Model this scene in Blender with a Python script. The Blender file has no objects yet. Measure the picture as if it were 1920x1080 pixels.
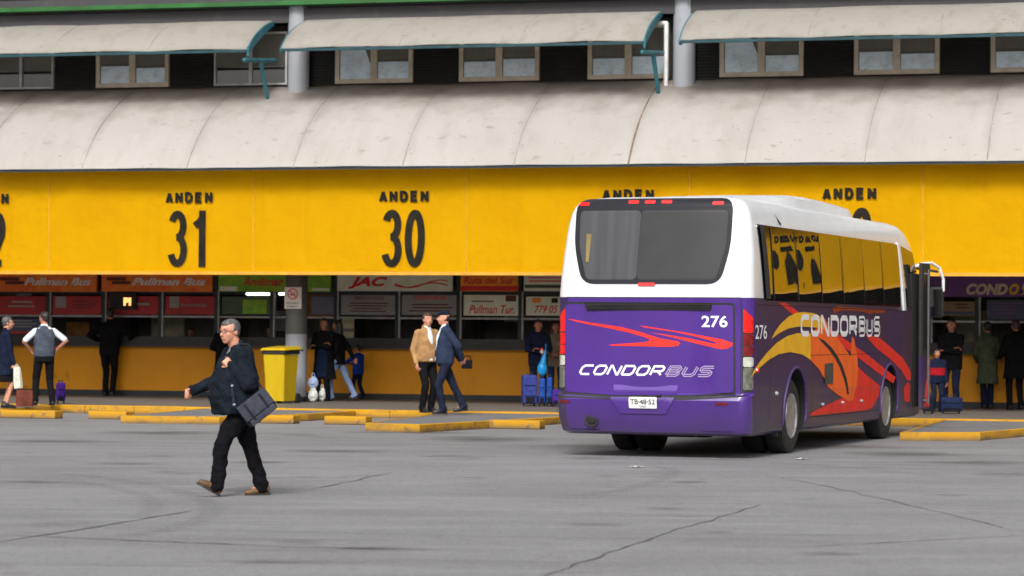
import bpy, bmesh, math, random
from mathutils import Vector, Matrix, noise, geometry
R = math.radians
random.seed(7)
scene = bpy.context.scene
COL = scene.collection

# ------------------------------------------------------------------ camera
FPX = 5500.0
HCAM = 1.62
PITCH = math.atan(78 / FPX)
ROLL = 0.0075
CF = Vector((0, math.cos(PITCH), math.sin(PITCH)))
_r0 = Vector((1, 0, 0)); _u0 = Vector((0, -math.sin(PITCH), math.cos(PITCH)))
CR = _r0 * math.cos(ROLL) + _u0 * math.sin(ROLL)
CU = _u0 * math.cos(ROLL) - _r0 * math.sin(ROLL)
CC = Vector((0, 0, HCAM))
cd = bpy.data.cameras.new('camera')
cam = bpy.data.objects.new('camera', cd); COL.objects.link(cam)
m = Matrix(((CR.x, CU.x, -CF.x, CC.x), (CR.y, CU.y, -CF.y, CC.y), (CR.z, CU.z, -CF.z, CC.z), (0, 0, 0, 1)))
cam.matrix_world = m
cd.sensor_width = 36.0
cd.lens = FPX / 1920 * 36.0
cd.clip_start = 0.5; cd.clip_end = 2000
cd.dof.use_dof = True; cd.dof.focus_distance = 35.0; cd.dof.aperture_fstop = 2.8
scene.camera = cam

# ------------------------------------------------------------------ sky, sun, exposure
SUN_EL, SUN_AZ = 40, 190          # degrees, azimuth clockwise from +Y
w = bpy.data.worlds.new('World'); scene.world = w; w.use_nodes = True
nt = w.node_tree; nt.nodes.clear()
sky = nt.nodes.new('ShaderNodeTexSky'); sky.sky_type = 'NISHITA'; sky.sun_disc = False
sky.sun_elevation = R(SUN_EL); sky.sun_rotation = R(SUN_AZ)
sky.air_density = 1.6; sky.dust_density = 6.0; sky.ozone_density = 1.0
hs = nt.nodes.new('ShaderNodeHueSaturation'); hs.inputs['Saturation'].default_value = 0.18
bg = nt.nodes.new('ShaderNodeBackground'); bg.inputs['Strength'].default_value = 0.095
wo = nt.nodes.new('ShaderNodeOutputWorld')
nt.links.new(sky.outputs[0], hs.inputs['Color']); nt.links.new(hs.outputs[0], bg.inputs['Color'])
nt.links.new(bg.outputs[0], wo.inputs['Surface'])
sl = bpy.data.lights.new('sun', 'SUN'); sl.energy = 1.4; sl.angle = R(16); sl.color = (1.0, 0.97, 0.93)
so = bpy.data.objects.new('sun', sl); COL.objects.link(so)
_d = Vector((math.sin(R(SUN_AZ)) * math.cos(R(SUN_EL)), math.cos(R(SUN_AZ)) * math.cos(R(SUN_EL)), math.sin(R(SUN_EL))))
so.rotation_euler = _d.to_track_quat('Z', 'Y').to_euler()
so.location = (0, 0, 30)
scene.view_settings.view_transform = 'Standard'; scene.view_settings.look = 'None'
scene.view_settings.exposure = 0.71; scene.view_settings.gamma = 1.0
scene.view_settings.use_curve_mapping = False

# ------------------------------------------------------------------ frames of the place
def ray(x, y): return CF + CR * ((x - 960) / FPX) + CU * ((540 - y) / FPX)
def gnd(x, y, z=0.0):
    d = ray(x, y); return CC + d * ((z - HCAM) / d.z)
TH = R(16.3)
FU = Vector((math.cos(TH), -math.sin(TH), 0)); FN = Vector((-math.sin(TH), -math.cos(TH), 0))
FO = Vector((-1.182, 60.002, 0))
FM = Matrix(((FU.x, -FN.x, 0, FO.x), (FU.y, -FN.y, 0, FO.y), (0, 0, 1, 0), (0, 0, 0, 1)))  # local (s, -t, z)
def W(s, t, z): return FO + FU * s + FN * t + Vector((0, 0, z))
def fac(x, y, t):
    d = ray(x, y); k = ((FO + FN * t - CC).dot(FN)) / d.dot(FN); p = CC + d * k - FO
    return p.dot(FU), p.z
def st(p):
    q = p - FO; return q.dot(FU), q.dot(FN)

# ------------------------------------------------------------------ materials
def rgb(r, g, b):
    f = lambda c: (c / 255 / 12.92) if c / 255 <= .04045 else ((c / 255 + .055) / 1.055) ** 2.4
    return (f(r), f(g), f(b))
MATS = {}
def mat(name, col, rough=.6, var=.12, scale=6.0, bump=0.0, bscale=60.0, metal=0.0, ior=1.5, coat=0.0, stretch=None, col2=None, emit=0, alpha=1, lo=.35, hi=.65, spec=.5):
    if name in MATS: return MATS[name]
    mt = bpy.data.materials.new(name); mt.use_nodes = True; n = mt.node_tree; N = n.nodes; L = n.links
    b = N['Principled BSDF']
    b.inputs['Roughness'].default_value = rough; b.inputs['Metallic'].default_value = metal
    b.inputs['IOR'].default_value = ior; b.inputs['Coat Weight'].default_value = coat
    b.inputs['Coat Roughness'].default_value = .05; b.inputs['Specular IOR Level'].default_value = spec
    tc = N.new('ShaderNodeTexCoord'); mp = N.new('ShaderNodeMapping')
    L.new(tc.outputs['Object'], mp.inputs[0])
    if stretch: mp.inputs['Scale'].default_value = stretch
    nz = N.new('ShaderNodeTexNoise'); nz.inputs['Scale'].default_value = scale; nz.inputs['Detail'].default_value = 6
    nz.inputs['Roughness'].default_value = .6
    L.new(mp.outputs[0], nz.inputs['Vector'])
    mr = N.new('ShaderNodeMapRange'); mr.inputs[1].default_value = lo; mr.inputs[2].default_value = hi
    L.new(nz.outputs['Fac'], mr.inputs[0])
    mx = N.new('ShaderNodeMix'); mx.data_type = 'RGBA'
    c1 = tuple(max(0, c * (1 - var)) for c in col) + (1,)
    c2 = (tuple(col2) if col2 else tuple(min(1, c * (1 + var)) for c in col)) + (1,)
    if col2: c1 = tuple(col) + (1,)
    mx.inputs[6].default_value = c1; mx.inputs[7].default_value = c2
    L.new(mr.outputs[0], mx.inputs[0]); L.new(mx.outputs[2], b.inputs['Base Color'])
    if bump:
        n2 = N.new('ShaderNodeTexNoise'); n2.inputs['Scale'].default_value = bscale; n2.inputs['Detail'].default_value = 4
        L.new(mp.outputs[0], n2.inputs['Vector'])
        bp = N.new('ShaderNodeBump'); bp.inputs['Strength'].default_value = bump; bp.inputs['Distance'].default_value = .02
        L.new(n2.outputs['Fac'], bp.inputs['Height']); L.new(bp.outputs[0], b.inputs['Normal'])
    if emit:
        L.new(mx.outputs[2], b.inputs['Emission Color']); b.inputs['Emission Strength'].default_value = emit
    MATS[name] = mt
    return mt

def layered(name, base, layers, rough=.8, bump=.3, bscale=40, bdist=.01, spec=.2):
    """base colour darkened or tinted by several noise layers: (scale xyz, noise scale, lo, hi, colour, amount)"""
    mt = bpy.data.materials.new(name); mt.use_nodes = True; n = mt.node_tree; N = n.nodes; L = n.links
    b = N['Principled BSDF']; b.inputs['Roughness'].default_value = rough; b.inputs['Specular IOR Level'].default_value = spec
    tc = N.new('ShaderNodeTexCoord'); cur = None
    for (sc, ns, lo, hi, col, amt) in layers:
        mp = N.new('ShaderNodeMapping'); mp.inputs['Scale'].default_value = sc; L.new(tc.outputs['Object'], mp.inputs[0])
        nz = N.new('ShaderNodeTexNoise'); nz.inputs['Scale'].default_value = ns; nz.inputs['Detail'].default_value = 7; nz.inputs['Roughness'].default_value = .62
        L.new(mp.outputs[0], nz.inputs['Vector'])
        mr = N.new('ShaderNodeMapRange'); mr.inputs[1].default_value = lo; mr.inputs[2].default_value = hi; mr.inputs[4].default_value = amt
        L.new(nz.outputs['Fac'], mr.inputs[0])
        mx = N.new('ShaderNodeMix'); mx.data_type = 'RGBA'
        if cur is None: mx.inputs[6].default_value = tuple(base) + (1,)
        else: L.new(cur, mx.inputs[6])
        mx.inputs[7].default_value = tuple(col) + (1,)
        L.new(mr.outputs[0], mx.inputs[0]); cur = mx.outputs[2]
    L.new(cur, b.inputs['Base Color'])
    n2 = N.new('ShaderNodeTexNoise'); n2.inputs['Scale'].default_value = bscale; n2.inputs['Detail'].default_value = 5
    L.new(tc.outputs['Object'], n2.inputs['Vector'])
    bp = N.new('ShaderNodeBump'); bp.inputs['Strength'].default_value = bump; bp.inputs['Distance'].default_value = bdist
    L.new(n2.outputs['Fac'], bp.inputs['Height']); L.new(bp.outputs[0], b.inputs['Normal'])
    MATS[name] = mt
    return mt

M_asphalt = layered('asphalt', (.235, .234, .244), [
    ((1, 1, 1), .16, .40, .66, (.165, .163, .170), .75),
    ((.5, 1.1, 1), .55, .46, .68, (.150, .145, .150), .6),
    ((.35, 1.6, 1), 1.1, .52, .70, (.290, .292, .302), .6),
    ((.22, 3.2, 1), 1.1, .58, .70, (.105, .098, .098), .6),
    ((.8, 3.5, 1), 1.9, .62, .70, (.07, .064, .063), .7),
    ((1, 1, 1), 2.3, .60, .70, (.13, .122, .12), .5),
    ((1, 1, 1), 8, .52, .68, (.145, .142, .145), .55),
    ((1, 1, 1), 13, .54, .68, (.285, .285, .292), .5),
    ((1, 1, 1), 30, .45, .75, (.34, .34, .345), .6),
    ((1, 1, 1), 70, .5, .7, (.10, .098, .10), .55),
    ((1, 1, 1), .42, .61, .68, (.10, .088, .082), .55)], rough=.88, bump=.7, bscale=45, bdist=.02)
M_tile = layered('platform_concrete', (.155, .138, .12), [((1, 1, 1), .8, .4, .7, (.10, .09, .08), .6), ((1, 1, 1), 9, .5, .7, (.2, .18, .16), .4)], rough=.55, bump=.15)
M_island = layered('island_concrete', (.17, .172, .18), [((1, 1, 1), 1.1, .4, .7, (.10, .10, .105), .7), ((1, 1, 1), 14, .5, .7, (.23, .23, .24), .5)], rough=.85)
M_kerb = layered('yellow_kerb_paint', (.52, .265, .013), [((1, 1, 1), 2.2, .50, .66, (.36, .20, .04), .8), ((1, 1, 1), 7, .57, .66, (.15, .115, .08), .85), ((1, 1, 1), 1.2, .5, .7, (.68, .36, .015), .5)], rough=.7, bump=.5, bscale=20)
def canopy_mat(nm, k):
    return layered(nm, (.64 * k, .615 * k, .585 * k), [
    ((1, 1, 1), .35, .35, .7, (.72 * k, .70 * k, .675 * k), .7),
    ((2.5, 1, .4), 1.1, .48, .70, (.58 * k, .54 * k, .49 * k), .5),
    ((1, 2, 2.0), 2.6, .62, .72, (.34, .29, .25), .55),
    ((1, 2, 2.0), 9, .64, .72, (.22, .18, .15), .6)], rough=.55, bump=.35, bscale=3.0, bdist=.04)
M_canopy = canopy_mat('canopy_sheet', 1.0); M_awning = layered('awning_sheet_cream', (.52, .49, .445), [((1, 1, 1), .5, .35, .7, (.58, .55, .51), .7), ((2, 1, .6), 1.6, .5, .7, (.40, .355, .31), .6), ((1, 2, 2), 5, .62, .72, (.20, .165, .13), .6)], rough=.6, bump=.3, bscale=3, bdist=.04)
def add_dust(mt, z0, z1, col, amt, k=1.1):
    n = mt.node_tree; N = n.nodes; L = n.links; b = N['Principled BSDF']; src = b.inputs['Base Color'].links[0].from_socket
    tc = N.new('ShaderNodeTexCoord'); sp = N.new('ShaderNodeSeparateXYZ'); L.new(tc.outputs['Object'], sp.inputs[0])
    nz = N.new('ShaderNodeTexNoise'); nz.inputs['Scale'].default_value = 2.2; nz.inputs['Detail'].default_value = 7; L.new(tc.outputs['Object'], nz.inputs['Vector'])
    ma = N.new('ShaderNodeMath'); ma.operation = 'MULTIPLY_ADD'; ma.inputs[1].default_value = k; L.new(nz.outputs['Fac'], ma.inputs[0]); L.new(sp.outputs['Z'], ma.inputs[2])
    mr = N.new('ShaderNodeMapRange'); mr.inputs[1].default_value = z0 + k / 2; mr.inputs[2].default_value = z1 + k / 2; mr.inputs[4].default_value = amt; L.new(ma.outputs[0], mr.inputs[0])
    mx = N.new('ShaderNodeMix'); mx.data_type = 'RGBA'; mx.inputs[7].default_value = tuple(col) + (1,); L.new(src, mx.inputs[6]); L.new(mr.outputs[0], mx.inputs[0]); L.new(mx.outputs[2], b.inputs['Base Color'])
add_dust(M_kerb, .085, .0, (.09, .075, .06), .9, .16)
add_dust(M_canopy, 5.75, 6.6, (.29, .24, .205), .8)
M_seam = mat('rusty_seam', (.20, .13, .08), .8, .4, 8)
M_seam2 = mat('seam_grey', (.30, .27, .245), .7, .3, 5)
M_banner = layered('banner_cloth', (.96, .535, .002), [
    ((1, 1, .35), .9, .4, .7, (.90, .455, .002), .5),
    ((2.2, 1, .3), 1.5, .55, .75, (.78, .40, .003), .3),
    ((1, 1, 1), .5, .5, .75, (.97, .565, .003), .8)], rough=.85, bump=.5, bscale=1.3, bdist=.12, spec=.1)
M_hem = mat('banner_hem', (.60, .30, .02), .6, .15, 3)
M_ink = mat('banner_black', (.018, .016, .012), .8, .3, 5, spec=.1)
M_teal = mat('teal_paint', (.02, .13, .16), .45, .3, 4)
M_tealr = mat('teal_rail', (.006, .045, .055), .7, .3, 4)
M_teald = mat('dark_teal_frame', (.010, .026, .034), .6, .3, 4)
M_alu = mat('beige_window_frame', (.46, .39, .30), .5, .15, 5)
M_silver = mat('silver_rail', (.34, .35, .35), .4, .2, 5)
M_black = mat('black_panel', (.012, .012, .012), .7, .3, 3)
M_dark = mat('dark_wall', (.025, .023, .021), .8, .3, 2)
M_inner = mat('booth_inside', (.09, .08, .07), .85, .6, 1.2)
M_soffit = mat('soffit_grey', (.06, .058, .055), .8, .2, 2)
M_orange = layered('orange_counter_wall', (.72, .30, .010), [((1, 1, 1), 1.5, .4, .7, (.60, .24, .01), .6), ((1, 1, 3), 8, .55, .7, (.66, .30, .02), .5), ((1, 1, .5), 3, .62, .72, (.22, .10, .02), .5)], rough=.5, bump=.2)
M_ledge = mat('dark_stone_ledge', (.016, .016, .018), .5, .3, 9)
M_plinth = mat('blue_black_plinth', (.018, .022, .026), .6, .3, 3)
M_pillar = layered('pillar_paint', (.31, .325, .36), [((1, 1, 1), 3, .5, .7, (.32, .33, .34), .6), ((1, 1, .3), 8, .6, .72, (.2, .2, .2), .5)], rough=.5, bump=.1)
M_pillard = mat('pillar_grey_band', (.10, .105, .10), .6, .2, 3)
M_roof = layered('roof_fascia_metal', (.060, .057, .062), [((.3, 1, 3), 1.5, .4, .7, (.05, .046, .048), .8), ((1, 1, 1), 4, .55, .7, (.10, .095, .095), .4)], rough=.55)
M_roofline = mat('roof_groove', (.02, .018, .018), .7, .3, 2)
M_green = mat('green_stripe', (.010, .10, .014), .5, .35, 1)
M_white = mat('white_plastic', (.66, .66, .65), .45, .08, 6)
M_glass = bpy.data.materials.new('window_glass'); M_glass.use_nodes = True
_n = M_glass.node_tree; _o = _n.nodes['Material Output']; _n.nodes.remove(_n.nodes['Principled BSDF'])
_t = _n.nodes.new('ShaderNodeBsdfTransparent'); _g = _n.nodes.new('ShaderNodeBsdfGlossy'); _m = _n.nodes.new('ShaderNodeMixShader')
_t.inputs[0].default_value = (.75, .78, .78, 1); _g.inputs['Roughness'].default_value = .03; _m.inputs[0].default_value = .10
_n.links.new(_t.outputs[0], _m.inputs[1]); _n.links.new(_g.outputs[0], _m.inputs[2]); _n.links.new(_m.outputs[0], _o.inputs[0])
M_lamp = mat('lamp_tube', (.95, 1, .96), .5, .0, 1, emit=2.2)
M_led = mat('led_orange', (1.0, .33, .10), .5, .0, 1, emit=1.6)

# ------------------------------------------------------------------ object helpers
def put(name, mesh, parent=None, mw=None):
    o = bpy.data.objects.new(name, mesh); COL.objects.link(o)
    if mw is not None: o.matrix_world = mw
    if parent is not None: o.parent = parent
    return o
def tag(o, label=None, cat=None, group=None, kind=None):
    if label: o['label'] = label
    if cat: o['category'] = cat
    if group: o['group'] = group
    if kind: o['kind'] = kind
    return o
def empty(name, mw, label=None, cat=None, group=None):
    o = bpy.data.objects.new(name, None); COL.objects.link(o); o.matrix_world = mw; o.empty_display_size = .3
    return tag(o, label, cat, group)
def obj(name, bm, mt, parent=None, mw=None, smooth=None, face=(0, -1, .9)):
    """bm is in the parent's local frame (or in mw's)"""
    bmesh.ops.recalc_face_normals(bm, faces=bm.faces[:]) if smooth != 'keep' else None
    if any(e.is_boundary for e in bm.edges):           # open sheets: turn the front side outwards
        bm.normal_update(); fd = Vector(face)
        if sum(f.normal.dot(fd) * f.calc_area() for f in bm.faces) < 0: bmesh.ops.reverse_faces(bm, faces=bm.faces[:])
    me = bpy.data.meshes.new(name); bm.to_mesh(me); bm.free()
    for x in (mt if isinstance(mt, (list, tuple)) else [mt]): me.materials.append(x)
    if smooth:
        for p in me.polygons: p.use_smooth = True
        if isinstance(smooth, (int, float)) and smooth is not True: me.set_sharp_from_angle(angle=R(smooth))
    return put(name, me, parent, mw)
def box(bm, x0, x1, y0, y1, z0, z1, mi=0):
    v = [bm.verts.new(c) for c in ((x0, y0, z0), (x1, y0, z0), (x1, y1, z0), (x0, y1, z0), (x0, y0, z1), (x1, y0, z1), (x1, y1, z1), (x0, y1, z1))]
    for f in ((3, 2, 1, 0), (4, 5, 6, 7), (0, 1, 5, 4), (1, 2, 6, 5), (2, 3, 7, 6), (3, 0, 4, 7)):
        bm.faces.new([v[i] for i in f]).material_index = mi
def bbox(x0, x1, y0, y1, z0, z1, bev=.01, seg=2):
    bm = bmesh.new(); box(bm, x0, x1, y0, y1, z0, z1)
    if bev: bmesh.ops.bevel(bm, geom=bm.edges[:], offset=bev, segments=seg, affect='EDGES', profile=.6)
    return bm
def prism(bm, pts, z0, z1, mi=0):
    a = [bm.verts.new((p[0], p[1], z0)) for p in pts]; b = [bm.verts.new((p[0], p[1], z1)) for p in pts]
    n = len(pts)
    bm.faces.new(a[::-1]).material_index = mi; bm.faces.new(b).material_index = mi
    for i in range(n): bm.faces.new((a[i], a[(i + 1) % n], b[(i + 1) % n], b[i])).material_index = mi
def frame_of(d):
    d = d.normalized(); a = Vector((0, 0, 1)) if abs(d.z) < .9 else Vector((0, 1, 0))
    x = a.cross(d).normalized(); return x, d.cross(x)
def capsule(bm, p1, p2, r1, r2, seg=12, fx=1.0, fy=1.0, ax=None):
    p1 = Vector(p1); p2 = Vector(p2); d = p2 - p1
    if d.length < 1e-5: d = Vector((0, 0, 1e-4))
    if ax is not None:
        y = d.normalized().cross(Vector(ax)).normalized(); x = y.cross(d.normalized())
    else: x, y = frame_of(d)
    dn = d.normalized(); rings = []
    prof = [(-math.cos(a), math.sin(a), 0) for a in (R(0), R(30), R(60), R(90))] + [(math.cos(a), math.sin(a), 1) for a in (R(90), R(60), R(30), R(0))]
    for (h, s, e) in prof:
        c = (p1 if e == 0 else p2); r = (r1 if e == 0 else r2)
        c = c + dn * (h * r * min(fx, fy, 1) if e == 0 else h * r * min(fx, fy, 1))
        if s < 1e-6: rings.append([bm.verts.new(c)])
        else: rings.append([bm.verts.new(c + x * (math.cos(2 * math.pi * k / seg) * r * s * fx) + y * (math.sin(2 * math.pi * k / seg) * r * s * fy)) for k in range(seg)])
    for a, b in zip(rings, rings[1:]):
        for k in range(seg):
            k2 = (k + 1) % seg
            if len(a) == 1 and len(b) > 1: bm.faces.new((a[0], b[k2], b[k]))
            elif len(b) == 1 and len(a) > 1: bm.faces.new((a[k], a[k2], b[0]))
            elif len(a) > 1: bm.faces.new((a[k], a[k2], b[k2], b[k]))
def ellipsoid(bm, c, rx, ry, rz, rot=None, seg=14, rings=9):
    mt = Matrix.Translation(Vector(c)) @ (rot.to_4x4() if rot is not None else Matrix.Identity(4)) @ Matrix.Diagonal((rx, ry, rz, 1))
    bmesh.ops.create_uvsphere(bm, u_segments=seg, v_segments=rings, radius=1, matrix=mt)
def tube(bm, pts, r, seg=8):
    for a, b in zip(pts, pts[1:]): capsule(bm, a, b, r, r, seg)
def loft(bm, rows, seg=20):
    """rows of (center, rx, ry[, power]) stacked horizontally, closed"""
    rr = []
    for row in rows:
        c, rx, ry = row[0], row[1], row[2]; pw = row[3] if len(row) > 3 else 2.4
        ring = []
        for k in range(seg):
            a = 2 * math.pi * k / seg; ca, sa = math.cos(a), math.sin(a)
            ring.append(bm.verts.new((c[0] + rx * math.copysign(abs(ca) ** (2 / pw), ca), c[1] + ry * math.copysign(abs(sa) ** (2 / pw), sa), c[2])))
        rr.append(ring)
    bm.faces.new(rr[0][::-1]); bm.faces.new(rr[-1])
    for a, b in zip(rr, rr[1:]):
        for k in range(seg): bm.faces.new((a[k], a[(k + 1) % seg], b[(k + 1) % seg], b[k]))
def lathe(bm, prof, axis='x', c=(0, 0, 0), seg=36, mi=0):
    rr = []
    for (h, r) in prof:
        ring = []
        for k in range(seg):
            a = 2 * math.pi * k / seg; p = (h, r * math.cos(a), r * math.sin(a)) if axis == 'x' else (r * math.cos(a), r * math.sin(a), h)
            ring.append(bm.verts.new((p[0] + c[0], p[1] + c[1], p[2] + c[2])))
        rr.append(ring)
    for a, b in zip(rr, rr[1:]):
        for k in range(seg): bm.faces.new((a[k], a[(k + 1) % seg], b[(k + 1) % seg], b[k])).material_index = mi
    bm.faces.new(rr[0][::-1]).material_index = mi; bm.faces.new(rr[-1]).material_index = mi
_tex = {}
def ctex(size):
    if size not in _tex:
        t = bpy.data.textures.new('folds', 'CLOUDS'); t.noise_scale = size; t.noise_depth = 2; _tex[size] = t
    return _tex[size]
def remesh(bm, voxel, smooth=4, disp=0.0, dsize=.12):
    bmesh.ops.recalc_face_normals(bm, faces=bm.faces[:])
    me = bpy.data.meshes.new('t'); bm.to_mesh(me); bm.free()
    o = bpy.data.objects.new('t', me); COL.objects.link(o)
    r = o.modifiers.new('r', 'REMESH'); r.mode = 'VOXEL'; r.voxel_size = voxel; r.use_smooth_shade = True
    s = o.modifiers.new('s', 'SMOOTH'); s.iterations = smooth; s.factor = .5
    if disp:
        d = o.modifiers.new('d', 'DISPLACE'); d.texture = ctex(dsize); d.strength = disp; d.mid_level = .5; d.texture_coords = 'LOCAL'
    dg = bpy.context.evaluated_depsgraph_get()
    out = bpy.data.meshes.new_from_object(o.evaluated_get(dg))
    bpy.data.objects.remove(o); bpy.data.meshes.remove(me)
    for p in out.polygons: p.use_smooth = True
    return out
def robj(name, bm, mt, parent=None, mw=None, voxel=.012, smooth=4, disp=0, dsize=.12):
    me = remesh(bm, voxel, smooth, disp, dsize); me.name = name; me.materials.clear(); me.materials.append(mt)
    return put(name, me, parent, mw)

# ------------------------------------------------------------------ lettering
def text_mesh(body, box4, bold=.0, shear=0.0, thick=.003, spacing=1.0):
    """mesh in XY plane filling box4 = x0,y0,x1,y1"""
    cu = bpy.data.curves.new('txt', 'FONT'); cu.body = body; cu.size = 1; cu.offset = bold; cu.shear = shear
    cu.space_character = spacing; cu.resolution_u = 4
    o = bpy.data.objects.new('txt', cu); COL.objects.link(o)
    dg = bpy.context.evaluated_depsgraph_get(); me = bpy.data.meshes.new_from_object(o.evaluated_get(dg))
    bpy.data.objects.remove(o); bpy.data.curves.remove(cu)
    xs = [v.co.x for v in me.vertices]; ys = [v.co.y for v in me.vertices]
    x0, x1, y0, y1 = min(xs), max(xs), min(ys), max(ys)
    for v in me.vertices:
        v.co = ((v.co.x - x0) / (x1 - x0) * (box4[2] - box4[0]) + box4[0], (v.co.y - y0) / (y1 - y0) * (box4[3] - box4[1]) + box4[1], 0)
    bm = bmesh.new(); bm.from_mesh(me); bpy.data.meshes.remove(me)
    bmesh.ops.remove_doubles(bm, verts=bm.verts[:], dist=1e-5)
    return bm
def xz(bm, off=0.0):
    """turn an XY flat mesh to stand in the XZ plane facing -Y"""
    for v in bm.verts: v.co = Vector((v.co.x, off, v.co.y))
    return bm
def stroke(bm, pts, wd, closed=False):
    """flat mitred polyline in XY"""
    n = len(pts); P = [Vector(p[:2]) for p in pts]; L = []
    for i in range(n):
        if closed: a, b = P[i - 1], P[(i + 1) % n]
        else: a, b = P[max(i - 1, 0)], P[min(i + 1, n - 1)]
        d1 = (P[i] - a); d2 = (b - P[i])
        if d1.length < 1e-9: d1 = d2
        if d2.length < 1e-9: d2 = d1
        d1 = d1.normalized(); d2 = d2.normalized(); n1 = Vector((-d1.y, d1.x)); n2 = Vector((-d2.y, d2.x))
        mm = (n1 + n2); mm = mm.normalized() if mm.length > 1e-6 else n1
        k = wd / 2 / max(.5, mm.dot(n1)); L.append((P[i] + mm * k, P[i] - mm * k))
    vs = [(bm.verts.new((a.x, a.y, 0)), bm.verts.new((b.x, b.y, 0))) for a, b in L]
    rng = range(n) if closed else range(n - 1)
    for i in rng:
        j = (i + 1) % n; bm.faces.new((vs[i][1], vs[j][1], vs[j][0], vs[i][0]))
GL = {  # squared technical letters, unit box
    'C': [[(1, 1), (.22, 1), (0, .78), (0, .22), (.22, 0), (1, 0)]],
    'O': [[(.2, 1), (.8, 1), (1, .78), (1, .22), (.8, 0), (.2, 0), (0, .22), (0, .78), (.2, 1)]],
    'N': [[(0, 0), (0, 1), (.12, 1), (.88, 0), (1, 0), (1, 1)]],
    'D': [[(0, .0), (0, 1), (.8, 1), (1, .78), (1, .22), (.8, 0), (0, 0)]],
    'R': [[(0, 0), (0, 1), (.82, 1), (1, .84), (1, .56), (.84, .42), (.1, .42)], [(.55, .42), (1, 0)]],
    'B': [[(0, 0), (0, 1), (.85, 1), (1, .85), (.9, .52), (0, .52)], [(.9, .52), (1, .2), (.85, 0), (0, 0)]],
    'U': [[(0, 1), (0, .2), (.2, 0), (.8, 0), (1, .2), (1, 1)]],
    'S': [[(1, 1), (.15, 1), (0, .85), (0, .6), (.15, .5), (.85, .5), (1, .4), (1, .15), (.85, 0), (0, 0)]]}
def wordmark(word, x0, y0, x1, y1, wd, shear, double=False):
    bm = bmesh.new(); n = len(word); gap = .16; wl = (x1 - x0) / (n + gap * (n - 1)); h = (y1 - y0)
    for i, ch in enumerate(word):
        ox = x0 + i * wl * (1 + gap)
        for pl in GL[ch]:
            pts = [(ox + wd / 2 + p[0] * (wl - wd) + shear * (p[1] - .5) * h, y0 + wd / 2 + p[1] * (h - wd)) for p in pl]
            if double:
                for sgn in (-1, 1):
                    q = []
                    for k, p in enumerate(pts):
                        a = Vector(pts[max(k - 1, 0)]); b = Vector(pts[min(k + 1, len(pts) - 1)]); d = (b - a).normalized()
                        q.append((p[0] - d.y * sgn * wd * .36, p[1] + d.x * sgn * wd * .36))
                    stroke(bm, q, wd * .34)
            else: stroke(bm, pts, wd)
    return bm

exec_parts = []
# ================================================================== GROUND AND PLATFORM
I4 = Matrix.Identity(4)
bm = bmesh.new(); bmesh.ops.create_grid(bm, x_segments=1, y_segments=1, size=400, matrix=Matrix.Translation((0, 100, 0)))
tag(obj('ground', bm, M_asphalt, mw=I4), kind='structure')
TK = 7.0                                    # front edge of the platform
SL, SR = -24.0, 44.0
bm = bmesh.new(); box(bm, SL, SR, -(TK - .22), 6.0, .0, .15)
tag(obj('platform', bm, M_tile, mw=FM), kind='structure')
bm = bmesh.new()
x = SL
while x < SR:
    box(bm, x, x + .995, -TK, -(TK - .218), -.05, .152 + random.uniform(-.003, .003)); x += 1.0
bmesh.ops.bevel(bm, geom=bm.edges[:], offset=.012, segments=1, affect='EDGES')
tag(obj('kerb', bm, M_kerb, mw=FM), kind='structure')
def inset_poly(p, d):
    out = []; n = len(p)
    for i in range(n):
        a, b, c = Vector(p[i - 1]), Vector(p[i]), Vector(p[(i + 1) % n])
        e1 = (b - a).normalized(); e2 = (c - b).normalized(); n1 = Vector((e1.y, -e1.x)); n2 = Vector((e2.y, -e2.x))
        mm = (n1 + n2).normalized(); out.append(tuple(b + mm * (d / max(.4, mm.dot(n1)))))
    return out
islands = [  # (s, t) outlines, clockwise from above when t is towards the viewer
    [(-2.1, 11.9), (-.45, 11.6), (.25, 9.2), (.35, TK + .02), (-2.6, TK + .02)],
    [(2.72, 13.3), (3.75, 13.7), (4.55, 9.4), (4.75, TK + .02), (2.1, TK + .02)],
    [(6.75, 13.0), (7.45, 13.0), (7.6, 9.4), (7.7, TK + .02), (6.3, TK + .02)],
    [(11.24, 13.5), (12.36, 12.9), (13.1, 9.4), (13.3, TK + .02), (10.95, TK + .02)],
    [(15.5, 13.2), (16.6, 13.0), (17.4, 9.4), (17.6, TK + .02), (15.2, TK + .02)],
    [(-7.9, 11.2), (-6.3, 10.6), (-5.6, 8.8), (-5.5, TK + .02), (-8.3, TK + .02)]]
for pl in islands:
    P = [(a, -b) for a, b in pl]
    if sum((P[i][0] * P[(i + 1) % 5][1] - P[(i + 1) % 5][0] * P[i][1]) for i in range(5)) > 0: P = P[::-1]
    Q = inset_poly(P, .07)
    bm = bmesh.new(); n = 5
    v0 = [bm.verts.new((a, b, -.05)) for a, b in P]; v1 = [bm.verts.new((a, b, .122)) for a, b in P]
    v2 = [bm.verts.new((a, b, .130)) for a, b in inset_poly(P, .02)]; v3 = [bm.verts.new((a, b, .130)) for a, b in Q]; v4 = [bm.verts.new((a, b, .05)) for a, b in Q]
    for a, b in ((v0, v1), (v1, v2), (v2, v3), (v3, v4)):
        for i in range(n): bm.faces.new((a[i], a[(i + 1) % n], b[(i + 1) % n], b[i]))
    tag(obj('island_kerb', bm, M_kerb, mw=FM), kind='structure')
    bm = bmesh.new(); prism(bm, inset_poly(P, .072), 0, .124)
    tag(obj('traffic_island', bm, M_island, mw=FM), kind='structure')
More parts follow.
